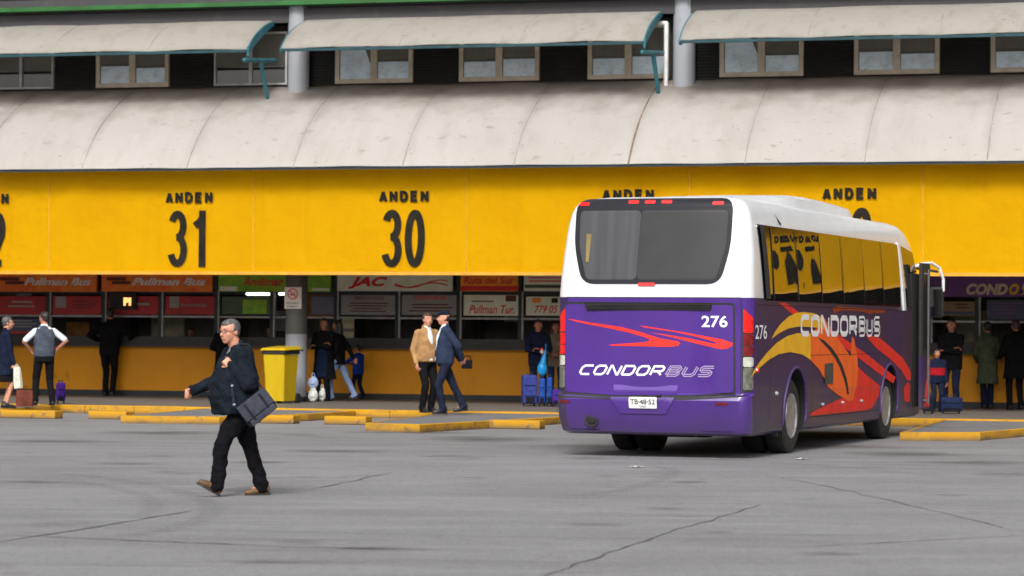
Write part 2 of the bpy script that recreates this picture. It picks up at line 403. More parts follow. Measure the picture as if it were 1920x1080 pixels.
# wheel stops
for (xa, xb, yb, lab) in [(-40, 113, 785, 'yellow painted wheel stop block at the left edge below the grey haired woman'),
                     (163, 238, 787, 'yellow wheel stop block left of the island the walking man passes'),
                     (488, 550, 795, 'yellow wheel stop block below the yellow waste bin'),
                     (605, 688, 797, 'yellow wheel stop block just left of the island with two men talking'),
                     (913, 1015, 805, 'yellow wheel stop block between the talking men and the bus')]:
    a = gnd(xa, yb - 1); b = gnd(xb, yb); c = (a + b) / 2; sc, tc_ = st(c); ln = abs(st(b)[0] - st(a)[0])
    bm = bbox(-ln / 2, ln / 2, 0, .34, 0, .142, .02)
    mw = FM @ Matrix.Translation((sc, -tc_, 0))
    tag(obj('wheel_stop', bm, M_kerb, mw=mw), lab, 'wheel stop', 'wheel stops along the bus bays')
# cracks and joints in the asphalt
V3 = lambda *a: Vector(a)
M_crack = mat('crack_fill', (.075, .07, .068), .9, .3, 6)
def crack(pts, w0):
    bm = bmesh.new(); prev = None; seq = []
    for (a, b) in zip(pts, pts[1:]):
        A = gnd(*a); B = gnd(*b); n = max(2, int((B - A).length / .12))
        for i in range(n): seq.append(A.lerp(B, i / n))
    seq.append(gnd(*pts[-1]))
    for i, p in enumerate(seq):
        d = (seq[min(i + 1, len(seq) - 1)] - seq[max(i - 1, 0)]).normalized(); nn = Vector((-d.y, d.x, 0))
        q = p + nn * (noise.noise(p * 1.7) * .05 + noise.noise(p * 7) * .015); wd = w0 * (.15 + .75 * abs(noise.noise(p * 2.3 + Vector((5, 0, 0))))) * min(1, i / 5 + .1, (len(seq) - 1 - i) / 5 + .1)
        cur = (bm.verts.new(q + nn * wd + Vector((0, 0, .004))), bm.verts.new(q - nn * wd + Vector((0, 0, .004))))
        if prev: bm.faces.new((prev[0], prev[1], cur[1], cur[0]))
        prev = cur
    tag(obj('ground_crack', bm, M_crack, mw=I4), kind='structure')
crack([(-30, 1022), (83, 1004), (182, 988), (331, 963), (375, 955)], .035)
crack([(-30, 1001), (83, 1007), (276, 1015), (469, 1023), (560, 1027), (900, 1031)], .045)
crack([(574, 919), (663, 902), (734, 886), (762, 884)], .03)
crack([(1000, 1088), (1114, 1047), (1184, 1021), (1273, 993), (1348, 972), (1428, 946)], .028)
crack([(1282, 902), (1432, 890), (1545, 911), (1742, 956), (1930, 1001)], .018)
crack([(1465, 1028), (1700, 1016), (1940, 1003)], .03)
def soft_mat(nm, col, dens, sc):
    mt = bpy.data.materials.new(nm); mt.use_nodes = True; n = mt.node_tree; N = n.nodes; L = n.links; b = N['Principled BSDF']
    b.inputs['Base Color'].default_value = col + (1,); b.inputs['Roughness'].default_value = .7; b.inputs['Specular IOR Level'].default_value = .2
    at = N.new('ShaderNodeVertexColor'); at.layer_name = 'edge'; tc = N.new('ShaderNodeTexCoord'); nz = N.new('ShaderNodeTexNoise'); nz.inputs['Scale'].default_value = sc; nz.inputs['Detail'].default_value = 7
    L.new(tc.outputs['Object'], nz.inputs['Vector']); a = N.new('ShaderNodeMath'); a.operation = 'MULTIPLY_ADD'; a.inputs[1].default_value = 1.3; L.new(at.outputs['Color'], a.inputs[0]); L.new(nz.outputs['Fac'], a.inputs[2])
    mr = N.new('ShaderNodeMapRange'); mr.inputs[1].default_value = .75; mr.inputs[2].default_value = 1.9; mr.inputs[4].default_value = dens; L.new(a.outputs[0], mr.inputs[0]); L.new(mr.outputs[0], b.inputs['Alpha']); return mt
M_stain = soft_mat('oil_stain_dark', (.060, .046, .040), .42, 2.6); M_tmark = soft_mat('tyre_mark_rubber', (.07, .068, .072), .12, 3.0)
def edge_obj(nm, bm, cols, mt, mw=I4):
    me = bpy.data.meshes.new(nm); bm.to_mesh(me); bm.free(); me.materials.append(mt)
    ly = me.color_attributes.new('edge', 'FLOAT_COLOR', 'POINT')
    for i, c in enumerate(cols): ly.data[i].color = (c, c, c, 1)
    return tag(put(nm, me, None, mw), kind='structure')
nst = 0
for (px, py, rx, ry) in ((95, 828, 1.3, .6), (640, 846, 1.0, .55), (900, 824, 1.5, 1.0), (780, 812, 1.6, .5), (1130, 838, 1.2, .8), (300, 812, 1.5, .8), (1560, 838, 1.6, .8), (1830, 868, 1.2, .5), (1700, 852, 1.3, .8), (480, 868, .6, .3), (1290, 905, .35, .2), (1250, 955, .3, .12), (700, 1030, .5, .12), (1560, 1040, .4, .12), (1780, 930, .35, .12), (1350, 1000, .2, .1), (240, 870, .8, .25), (60, 905, .6, .2), (890, 898, .25, .1), (1120, 985, .5, .1), (520, 1055, .6, .1)):
    p = gnd(px, py); bm = bmesh.new(); cols = []; nst += 1; z = .006 + nst * .0004
    c = bm.verts.new((p.x, p.y, z)); cols.append(1.0); pr_ = None; rings_ = []
    for q, f in enumerate((.35, .7, 1.0)):
        rg = []
        for k in range(28):
            a = 2 * math.pi * k / 28; rr_ = f * (1 + .45 * noise.noise(V3(math.cos(a) * 1.5 + px, math.sin(a) * 1.5 + py, 0)))
            rg.append(bm.verts.new((p.x + rx * rr_ * math.cos(a), p.y + ry * rr_ * math.sin(a) * 1.6, z))); cols.append(1 - f)
        rings_.append(rg)
    for k in range(28): bm.faces.new((c, rings_[0][k], rings_[0][(k + 1) % 28]))
    for g0, g1 in zip(rings_, rings_[1:]):
        for k in range(28): bm.faces.new((g0[k], g1[k], g1[(k + 1) % 28], g0[(k + 1) % 28]))
    edge_obj('oil_stain', bm, cols, M_stain)
def tyre_mark(pts, wd):
    global nst
    P = [gnd(*p) for p in pts]; Q = []; nst += 1; z = .006 + nst * .0004
    for i in range(len(P) - 1):                       # Catmull-Rom
        p0, p1, p2, p3 = P[max(i - 1, 0)], P[i], P[i + 1], P[min(i + 2, len(P) - 1)]
        for k in range(12):
            t = k / 12; Q.append(.5 * ((2 * p1) + (p2 - p0) * t + (2 * p0 - 5 * p1 + 4 * p2 - p3) * t * t + (3 * p1 - p0 - 3 * p2 + p3) * t ** 3))
    bm = bmesh.new(); cols = []; rows = []
    for i, q in enumerate(Q):
        d = (Q[min(i + 1, len(Q) - 1)] - Q[max(i - 1, 0)]).normalized(); nn = Vector((-d.y, d.x, 0)); e = min(1, i / 8, (len(Q) - 1 - i) / 8)
        rows.append([bm.verts.new((q.x + nn.x * wd * f, q.y + nn.y * wd * f, z)) for f in (-1, -.4, .4, 1)]); cols += [0, .8 * e, .8 * e, 0]
    for a, b in zip(rows, rows[1:]):
        for k in range(3): bm.faces.new((a[k], a[k + 1], b[k + 1], b[k]))
    edge_obj('tyre_mark', bm, cols, M_tmark)
tyre_mark([(20, 888), (150, 893), (300, 915), (390, 945), (380, 975), (280, 1000), (120, 1022)], .16)
tyre_mark([(60, 905), (160, 908), (250, 925), (290, 950), (240, 985)], .14)
tyre_mark([(1040, 935), (1140, 925), (1225, 905), (1262, 885), (1200, 870)], .14)
tyre_mark([(-20, 985), (500, 1000), (1100, 1012), (1940, 1020)], .15)
tyre_mark([(-20, 1062), (700, 1056), (1300, 1060), (1940, 1052)], .12)
tyre_mark([(900, 870), (1250, 862), (1600, 880), (1940, 915)], .13)
for (xx, yy, lab) in ((1193, 877, 'crumpled white paper scrap on asphalt behind the bus'), (1502, 862, 'flat white paper scrap on asphalt by the rear wheel')):
    p = gnd(xx, yy); bm = bmesh.new(); bmesh.ops.create_grid(bm, x_segments=5, y_segments=5, size=.07)
    for v in bm.verts: v.co.z = .012 + .02 * abs(noise.noise(v.co * 30)); v.co.y *= .8
    bmesh.ops.solidify(bm, geom=bm.faces[:], thickness=.002)
    tag(obj('paper_scrap', bm, M_white, mw=Matrix.Translation(p) @ Matrix.Rotation(.5, 4, 'Z')), lab, 'litter')

# ================================================================== TERMINAL BUILDING
B = empty('terminal_building', FM, 'long two storey bus terminal with ticket counters below and a window band above', 'building')
TW = 1.95                                   # upper wall plane
ZW0, ZW1 = 6.48, 7.62
bm = bmesh.new(); box(bm, SL, SR, -TW + .02, 5.9, 6.2, 7.7)
obj('upper_wall', bm, M_dark, B)
# louvred dark panels between windows and the windows
wins = [(-20, 102), (182, 318), (403, 540), (630, 775), (862, 1012), (1103, 1255), (1350, 1507), (1602, 1762), (1858, 2020), (2110, 2275)]
ws = [(fac(a, 150, TW)[0], fac(b, 150, TW)[0]) for a, b in wins]
ws[0] = (ws[0][0], ws[0][1])
M_skyrefl = layered('painted_sky_reflection', (.62, .74, .84), [((1, 1, 1), 3.5, .45, .62, (.46, .55, .64), .8), ((1, 1, 3), 7, .55, .65, (.12, .14, .16), .3)], rough=.25, bump=.0)  # pale blue sky reflection painted as colour over the lower window glass
M_blind = mat('brown_blind', (.075, .068, .055), .8, .2, 3, stretch=(14, 1, .4))
BRIGHT = [round(ws[3][0], 1), round(ws[6][0], 1)]  # windows whose left pane carries the painted reflection up to the top
def window(s0, s1, dark=False):
    y = -TW; z0, z1 = ZW0 + .03, 7.58; fw = .085 if not dark else .04; mid = (s0 + s1) / 2
    bm = bmesh.new()
    for (a, b, c, d) in ((s0, s1, z0, z0 + fw), (s0, s1, z1 - fw, z1), (s0, s0 + fw, z0 + fw, z1 - fw), (s1 - fw, s1, z0 + fw, z1 - fw), (mid - fw * .8, mid + fw * .8, z0 + fw, z1 - fw)):
        box(bm, a, b, y - .06, y + .02, c, d)
    fr = obj('window', bm, M_silver if dark else M_alu, B)
    for (a, b) in ((s0 + fw, mid - fw * .8), (mid + fw * .8, s1 - fw)):
        bm = bmesh.new()
        tl = random.uniform(-.004, .004)
        v = [bm.verts.new(c) for c in ((a, y - .02, z0 + fw), (b, y - .02 + tl, z0 + fw), (b, y - .02 + tl + .002, z1 - fw), (a, y - .018, z1 - fw))]
        bm.faces.new(v); pn = obj('pane', bm, M_glass, fr)
        zz = z0 + fw + (z1 - z0) * random.uniform(.27, .33)
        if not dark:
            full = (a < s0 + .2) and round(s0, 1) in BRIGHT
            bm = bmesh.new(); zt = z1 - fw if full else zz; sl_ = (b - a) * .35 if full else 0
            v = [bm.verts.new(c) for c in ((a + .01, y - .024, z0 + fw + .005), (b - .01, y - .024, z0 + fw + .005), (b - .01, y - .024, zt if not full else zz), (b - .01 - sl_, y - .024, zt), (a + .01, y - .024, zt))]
            bm.faces.new(v); obj('sky_reflection_strip', bm, M_skyrefl, fr)
        zt2 = zz if not dark else z0 + .3
        bm = bmesh.new(); box(bm, a, b, y + .0, y + .012, zt2 + .06, z1 - fw); obj('blind', bm, M_blind, fr)
    return fr
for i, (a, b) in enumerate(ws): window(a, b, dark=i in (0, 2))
for i in range(len(ws) - 1):
    a = ws[i][1] + .04; b = ws[i + 1][0] - .04; bm = bmesh.new(); z = ZW0
    while z < 7.55:
        v = [bm.verts.new(c) for c in ((a, -TW - .035, z), (b, -TW - .035, z), (b, -TW, z + .055), (a, -TW, z + .055))]; bm.faces.new(v)
        v = [bm.verts.new(c) for c in ((a, -TW, z + .055), (b, -TW, z + .055), (b, -TW - .035, z + .06), (a, -TW - .035, z + .06))]; bm.faces.new(v); z += .06
    obj('louvre_panel', bm, M_black, B)
# roof fascia boards above
bm = bmesh.new(); z = 7.72; tt = 2.35
while z < 10.4:
    h = .30; box(bm, SL, SR, -tt, 6, z, z + h - .018); tt += .015; z += h
obj('roof_fascia', bm, M_roof, B)
bm = bmesh.new(); box(bm, SL, SR, -2.3, 6, 7.72, 10.45); obj('fascia_groove', bm, M_roofline, B)
s_, zg = fac(0, 18, 2.6); s2_, zg2 = fac(640, 3, 2.6)
bm = bmesh.new(); box(bm, SL, SR, -2.60, -2.3, (zg + zg2) / 2 - .045, (zg + zg2) / 2 + .04); obj('green_stripe', bm, M_green, B)
# ground floor
TC = -.45                                   # counter plane (t)
bm = bmesh.new(); box(bm, SL, SR, 5.9, 6.1, 0, 6.2); box(bm, SL, SR, -4.0, 5.9, 3.02, 3.1); box(bm, SL, SR, -1.9, 5.9, 6.1, 6.2)
obj('soffit', bm, M_soffit, B)
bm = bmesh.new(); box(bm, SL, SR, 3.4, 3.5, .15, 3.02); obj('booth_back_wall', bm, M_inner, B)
bm = bmesh.new(); box(bm, SL, SR, -TC, -TC + .12, .27, 1.2); obj('counter_wall', bm, M_orange, B)
bm = bmesh.new(); box(bm, SL, SR, -TC - .012, -TC + .10, .15, .27); obj('plinth', bm, M_plinth, B)
bm = bmesh.new(); box(bm, SL, SR, -TC - .22, -TC + .4, 1.2, 1.24); box(bm, SL, SR, -TC - .06, -TC + .3, 1.24, 1.42)
obj('counter_ledge', bm, M_ledge, B)
bm = bmesh.new(); box(bm, SL, SR, -TC + .10, -TC + .2, 2.76, 3.02); obj('header_beam', bm, M_dark, B)
Tm = TC + .02
mull = [-10, 93, 197, 303, 408, 512, 632, 747, 862, 978, 1090, 1200, 1310, 1420, 1530, 1640, 1745, 1835, 1950, 2060, 2170]
for x in mull:
    s0 = fac(x, 600, Tm)[0]; bm = bmesh.new(); box(bm, s0 - .07, s0 + .0, -Tm - .02, -Tm + .08, 1.42, 2.77)
    obj('mullion', bm, M_teald, B)
    bm = bmesh.new(); box(bm, s0 + .003, s0 + .035, -Tm - .012, -Tm + .07, 1.42, 2.4); obj('side_rail', bm, M_silver, B)
bm = bmesh.new(); zr = fac(300, 593, Tm)[1]
box(bm, SL, SR, -Tm + .01, -Tm + .05, zr - .025, zr + .015); obj('window_rail', bm, M_silver, B)
bm = bmesh.new(); box(bm, SL, SR, -Tm + .03, -Tm + .09, 2.325, 2.42); obj('sign_rail', bm, M_teald, B)
for q in range(46):
    s0 = SL + 4 + q * 1.15 + random.uniform(-.3, .3); w_ = random.uniform(.3, .8); h_ = random.uniform(.3, .8); zz = random.uniform(1.3, 2.0)
    bm = bmesh.new(); box(bm, s0, s0 + w_, 2.2, 2.24, zz, zz + h_)
    obj('wall_poster', bm, mat('wall_poster_%d' % (q % 5), [(.45, .08, .06), (.5, .45, .3), (.12, .2, .1), (.35, .35, .38), (.5, .22, .05)][q % 5], .6, .3, 5), B)
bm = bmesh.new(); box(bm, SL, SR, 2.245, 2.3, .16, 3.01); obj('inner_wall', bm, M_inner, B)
# partitions inside the booths
for x in (197, 408, 632, 862, 1090, 1310, 1530, 1745, 1950):
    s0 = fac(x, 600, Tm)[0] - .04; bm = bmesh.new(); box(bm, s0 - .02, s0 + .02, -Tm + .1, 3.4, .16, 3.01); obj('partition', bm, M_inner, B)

# ------------------------------------------------------------------ pillars
def pillar(s, lab):
    t = 2.2; r = .215
    P = empty('pillar', FM @ Matrix.Translation((s, -t, .15)), lab, 'pillar', 'round pillars of the terminal')
    bm = bmesh.new(); lathe(bm, [(0, r), (8.0, r)], 'z', seg=40); obj('shaft', bm, M_pillar, P, smooth=40)
    bm = bmesh.new(); lathe(bm, [(1.35, r + .004), (3.0, r + .004)], 'z', seg=40); obj('grey_band', bm, M_pillard, P, smooth=40)
    bm = bmesh.new(); lathe(bm, [(0, r + .02), (.1, r + .02)], 'z', seg=40); obj('base_ring', bm, M_plinth, P, smooth=40)
    return P
sp1 = fac(555, 700, 2.2)[0]; sp2 = fac(1283, 120, 2.2)[0]
pillar(sp1, 'round grey pillar carrying the no smoking notice beside the waste bin')
pillar(sp2, 'round pillar rising above the canopy between the two right hand awnings')
pillar(sp2 + (sp2 - sp1), 'round pillar standing beyond the right edge')
pillar(sp1 - (sp2 - sp1), 'round pillar standing beyond the left edge')

# ------------------------------------------------------------------ lower canopy
TB = 4.1
cp = empty('canopy', FM, 'long curved cream canopy above the yellow platform banner', 'canopy')
prof = []
NA = 14
for i in range(NA + 1):
    a = R(20 + 38 * i / NA); prof.append((math.cos(a), math.sin(a)))
c0, c1 = prof[0], prof[-1]
T0, Z0, T1, Z1 = TB + .52, 4.70, 1.97, 6.47
PR = [(T1 + (p[0] - c1[0]) / (c0[0] - c1[0]) * (T0 - T1), Z0 + (p[1] - c0[1]) / (c1[1] - c0[1]) * (Z1 - Z0)) for p in prof]
s_ref = fac(1178, 306, T0)[0]; step = 2.2
k0 = int((SL - s_ref) / step) + 1
k = k0; idx = 0
while s_ref + (k + 1) * step < SR:
    a = s_ref + k * step + .006; b = s_ref + (k + 1) * step - .006; ns = 12; bm = bmesh.new(); rows = []
    for j, (t, z) in enumerate(PR):
        row = []
        for i in range(ns + 1):
            s = a + (b - a) * i / ns; e = abs(2 * i / ns - 1)
            q = Vector((s * .8, t, z)); d = .022 * noise.noise(q * 1.1) + .012 * (1 - e * e) * (math.sin(math.pi * j / NA))
            row.append(bm.verts.new((s, -(t + d), z + d * .7)))
        rows.append(row)
    for r0, r1 in zip(rows, rows[1:]):
        for i in range(ns): bm.faces.new((r0[i], r0[i + 1], r1[i + 1], r1[i]))
    bmesh.ops.solidify(bm, geom=bm.faces[:], thickness=.02)
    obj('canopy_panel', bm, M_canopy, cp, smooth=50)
    bm = bmesh.new(); tube(bm, [(a - .006, -(t - .008), z - .008) for t, z in PR], .022 if k == 0 else .012, 6)
    obj('seam_rib', bm, M_seam if k == 0 else M_seam2, cp, smooth=True)
    k += 1
bm = bmesh.new(); box(bm, SL, SR, -(T0 - .03), -(T0 - .09), Z0 - .05, Z0 + .0); obj('front_rail', bm, M_teald, cp)
# ------------------------------------------------------------------ upper awnings
TA0 = 3.8; TA1 = 2.40
ZA0 = sum(fac(x, y, TA0)[1] for x, y in ((60, 102), (960, 78.5), (1860, 64))) / 3
ZA1 = sum(fac(x, y, TA1)[1] for x, y in ((60, 55), (960, 31), (1860, 11))) / 3 + .05
def awning(s0, s1, lab):
    A = empty('awning', FM @ Matrix.Translation((s0, 0, 0)), lab, 'awning', 'curved upper awnings over the window band')
    L_ = s1 - s0; n = max(2, round(L_ / 2.15)); pr = [(TA1 + (p[0] - c1[0]) / (c0[0] - c1[0]) * (TA0 - TA1), ZA0 + (p[1] - c0[1]) / (c1[1] - c0[1]) * (ZA1 - ZA0)) for p in prof]
    bm = bmesh.new(); ns = int(L_ * 6); rows = []
    for j, (t, z) in enumerate(pr):
        row = []
        for i in range(ns + 1):
            s = L_ * i / ns; ph = (s / (L_ / n)) % 1; d = .012 * noise.noise(Vector(((s + s0) * .9, t, z))) + .008 * math.sin(math.pi * ph) - .004
            row.append(bm.verts.new((s, -(t + d), z + d + (.01 * math.sin(math.pi * ph) if j == 0 else 0))))
        rows.append(row)
    for r0, r1 in zip(rows, rows[1:]):
        for i in range(ns): bm.faces.new((r0[i], r0[i + 1], r1[i + 1], r1[i]))
    bmesh.ops.solidify(bm, geom=bm.faces[:], thickness=.02)
    obj('awning_sheet', bm, M_awning, A, smooth=50)
    for i in range(1, n):
        bm = bmesh.new(); tube(bm, [(L_ * i / n, -(t - .008), z - .008) for t, z in pr], .009, 6); obj('seam_rib', bm, M_seam2, A, smooth=True)
    bm = bmesh.new(); box(bm, 0, L_, -TA0 - .01, -TA0 + .05, ZA0 - .06, ZA0 - .008); obj('front_rail', bm, M_tealr, A)
    for e in (.0, L_):
        bm = bmesh.new(); pp = [(t, z) for t, z in pr]
        ch = [(pp[0][0] + (pp[-1][0] - pp[0][0]) * i / (len(pp) - 1), pp[0][1] + (pp[-1][1] - pp[0][1]) * i / (len(pp) - 1)) for i in range(len(pp))]
        inn = [(t * .35 + c_[0] * .65 - .05, z * .35 + c_[1] * .65 - .09) for (t, z), c_ in zip(pp, ch)]
        for (t, z), (t2, z2), (t3, z3), (t4, z4) in zip(pp, pp[1:], inn, inn[1:]):
            v = [bm.verts.new((e + q, -(a), b)) for q in (-.03, .03) for a, b in ((t, z - .02), (t2, z2 - .02), (t4, z4), (t3, z3))]
            for f in ((0, 1, 2, 3), (7, 6, 5, 4), (0, 4, 5, 1), (1, 5, 6, 2), (2, 6, 7, 3), (3, 7, 4, 0)): bm.faces.new([v[i] for i in f])
        obj('end_rib', bm, M_teal, A)
    e = L_ + .02
    bm = bmesh.new(); capsule(bm, (e, -TA0 - .15, ZA0 - .23), (e, -TA1 + .1, ZA0 - .09), .045, .045, 8); box(bm, e - .02, e + .02, -TA0 + .02, -TA0 + .06, ZA0 - .14, ZA0 + .05)
    capsule(bm, (e, -3.1, ZA0 - .16), (e + .03, -2.75, 6.15), .045, .04, 8)
    obj('bracket', bm, M_teal, A)
    return A
sA = fac(462, 98, TA0)[0]; sB = fac(527, 88, TA0)[0]; sC = fac(1206, 72, TA0)[0]; sD = fac(1275, 72, TA0)[0]
awning(SL, sA, 'curved cream awning over the windows at upper left')
awning(sB, sC, 'curved cream awning over the middle windows between the two pillars')
awning(sD, sD + (sC - sB), 'curved cream awning over the windows at upper right')
awning(sD + (sC - sB) + .7, SR - .5, 'curved cream awning beyond the right edge')
sp = fac(1250, 100, 2.25)[0]; zt = fac(1250, 44, 2.25)[1]
bm = bmesh.new(); tube(bm, [(sp - .12, -2.3, zt), (sp, -2.3, zt), (sp, -2.3, 6.2)], .045, 10)
tag(obj('drain_pipe', bm, M_white, mw=FM, smooth=60), 'white bent drain pipe beside the right hand pillar above the canopy', 'pipe')

# ------------------------------------------------------------------ yellow banner
bn = empty('platform_banner', FM @ Matrix.Translation((0, -TB, 0)), 'long yellow cloth banner with black platform numbers under the canopy', 'banner')
ZB0, ZB1 = 2.705, 4.72
bm = bmesh.new(); NS = 1200; NZ = 20; rows = []
def bdisp(s, z):
    f = (z - ZB0) / (ZB1 - ZB0)
    return .045 * noise.noise(Vector((s * .5, z * .5, 0))) + .012 * noise.noise(Vector((s * 2.2 + z * 1.2, z * .5, 3))) * (0.3 + f) + .05 * f * f * noise.noise(Vector((s * 1.7 - z, z * .3, 8))) + .055 * f ** 3 * abs(noise.noise(Vector((s * .9 + z * 1.1, z * .8, 14))))
for j in range(NZ + 1):
    z = ZB0 + (ZB1 - ZB0) * j / NZ
    rows.append([bm.verts.new((SL + (SR - SL) * i / NS, -bdisp(SL + (SR - SL) * i / NS, z), z)) for i in range(NS + 1)])
for r0, r1 in zip(rows, rows[1:]):
    for i in range(NS): bm.faces.new((r0[i], r0[i + 1], r1[i + 1], r1[i]))
bmesh.ops.solidify(bm, geom=bm.faces[:], thickness=-.006)
obj('cloth', bm, M_banner, bn, smooth=60)
bm = bmesh.new(); box(bm, SL, SR, -.035, .02, ZB0 - .06, ZB0 - .0); obj('hem', bm, M_hem, bn)
x = fac(758, 430, TB)[0] + 1.25 - 4.33 * 5
while x < SR - 1:
    bm = bmesh.new(); rows = [[bm.verts.new((x + q, -bdisp(x, z) - .010, z)) for q in (-.006, .006)] for z in [ZB0 + (ZB1 - ZB0) * i / 12 for i in range(13)]]
    for a, b in zip(rows, rows[1:]): bm.faces.new((a[0], a[1], b[1], b[0]))
    obj('cloth_seam', bm, M_hem, bn)
    x += 4.33
def on_banner(bm_):
    bmesh.ops.subdivide_edges(bm_, edges=[e for e in bm_.edges if e.calc_length() > .25], cuts=2)
    for v in bm_.verts:
        s, z = v.co.x, v.co.y; v.co = Vector((s, -bdisp(s, z) - .026 - v.co.z, z))
    return bm_
def arc(cx, cy, rx, ry, a0, a1, n=14): return [(cx + rx * math.cos(R(a0 + (a1 - a0) * i / n)), cy + ry * math.sin(R(a0 + (a1 - a0) * i / n))) for i in range(n + 1)]
DG = {'0': [arc(.5, .5, .5, .5, 90, 450, 32)], '1': [[(.72, -.1), (.72, 1.1)], [(.80, .95), (.45, .83), (.12, .76)]],
      '2': [arc(.5, .70, .47, .30, 165, -25, 14) + [(.62, .36), (.08, .0), (.95, .0)]], '3': [arc(.46, .765, .46, .235, 158, -100, 16), arc(.46, .265, .52, .265, 100, -162, 18)],
      '4': [[(.72, 0), (.72, 1), (.02, .30), (1, .30)]], '5': [[(.92, 1), (.18, 1), (.08, .50)] + arc(.48, .33, .48, .33, 125, -160, 16)],
      '6': [arc(.5, .33, .5, .33, 90, 450, 24), [(.02, .34), (.04, .65), (.2, .92), (.52, 1), (.9, .84)]], '7': [[(0, 1), (.98, 1), (.55, .5), (.36, 0)]],
      '8': [arc(.5, .765, .41, .235, 90, 450, 20), arc(.5, .27, .49, .27, 90, 450, 22)], '9': [arc(.5, .67, .5, .33, 90, 450, 24), [(.98, .66), (.96, .35), (.8, .08), (.48, 0), (.1, .16)]],
      'A': [[(-.03, -.1), (.47, 1.06)], [(1.03, -.1), (.53, 1.06)], [(.2, .26), (.8, .26)]], 'N': [[(0, -.1), (0, 1.1)], [(.02, 1.0), (.98, 0.0)], [(1, -.1), (1, 1.1)]],
      'D': [[(0, 0), (0, 1), (.5, 1), (.82, .88), (1, .62), (1, .38), (.82, .12), (.5, 0), (-.1, 0)]], 'E': [[(1, 1), (0, 1), (0, 0), (1, 0)], [(0, .52), (.92, .52)]]}
def strokes(word, x0, y0, x1, y1, wd, gap):
    bm = bmesh.new(); n = len(word); wl = ((x1 - x0) - gap * (n - 1)) / n; q = 0
    for i, ch in enumerate(word):
        ox = x0 + i * (wl + gap)
        for pl in DG[ch]:
            k0 = len(bm.verts); cl = len(pl) > 8 and abs(pl[0][0] - pl[-1][0]) + abs(pl[0][1] - pl[-1][1]) < 1e-6
            stroke(bm, [(ox + wd / 2 + p[0] * (wl - wd), y0 + wd / 2 + p[1] * (y1 - y0 - wd)) for p in (pl[:-1] if cl else pl)], wd, cl)
            bm.verts.ensure_lookup_table(); q += 1
            for v in bm.verts[k0:]: v.co.z = .0012 * q
    for v in bm.verts: v.co.y = min(max(v.co.y, y0), y1)
    return bm
bay = 4.33; sc0 = fac(758, 430, TB)[0]
z_hi = fac(758, 357.5, TB)[1]; z_hl = fac(758, 379, TB)[1]; z_n1 = fac(758, 393, TB)[1]; z_n0 = fac(758, 501, TB)[1]
cent = {31: fac(355, 430, TB)[0], 30: sc0, 29: fac(1178, 430, TB)[0], 28: fac(1593, 430, TB)[0]}
cent[32] = fac(-25, 430, TB)[0]
for n in range(27, 19, -1): cent[n] = cent[28] + (28 - n) * 4.33 + 1.75
for n, c in sorted(cent.items()):
    if not (SL + 1 < c < SR - 1): continue
    obj('heading_lettering', on_banner(strokes('ANDEN', c - .50, z_hl, c + .50, z_hi, .060, .042)), M_ink, bn)
    bm_ = strokes(str(n), c - .43, z_n0, c + .43, z_n1, .142, .05)
    o = obj('number_lettering', on_banner(bm_), M_ink, bn); o['label'] = 'platform number %d' % n

# ------------------------------------------------------------------ signs, posters
def pm(name, c, c2=None, var=.1, sc=5): return mat(name, c, .5, var, sc, col2=c2)
M_sor = pm('sign_orange', rgb(240, 95, 20), rgb(235, 140, 25)); M_sgr = pm('sign_green', rgb(150, 190, 25), rgb(95, 165, 20))
M_scr = pm('sign_cream', rgb(225, 232, 212)); M_sye = pm('sign_amber', rgb(250, 150, 15)); M_spu = pm('sign_purple', rgb(100, 60, 130))
M_red = pm('print_red', rgb(215, 20, 28)); M_pred = pm('poster_red', rgb(180, 20, 32), rgb(140, 16, 26)); M_wht = pm('print_white', rgb(225, 225, 225))
M_pgr = pm('poster_grey', rgb(140, 140, 138)); M_plil = pm('poster_lilac', rgb(95, 98, 125)); M_pgn = pm('poster_green', rgb(70, 95, 55), rgb(50, 75, 60))
M_pbl = pm('poster_blue', rgb(55, 65, 95)); M_pcr = pm('poster_cream', rgb(150, 150, 120)); M_yel = pm('print_yellow', rgb(220, 180, 30)); M_dkr = pm('print_dark_red', rgb(90, 15, 15))
M_pbg = pm('poster_beige', rgb(120, 100, 70)); M_grey = pm('print_grey', rgb(90, 90, 92))
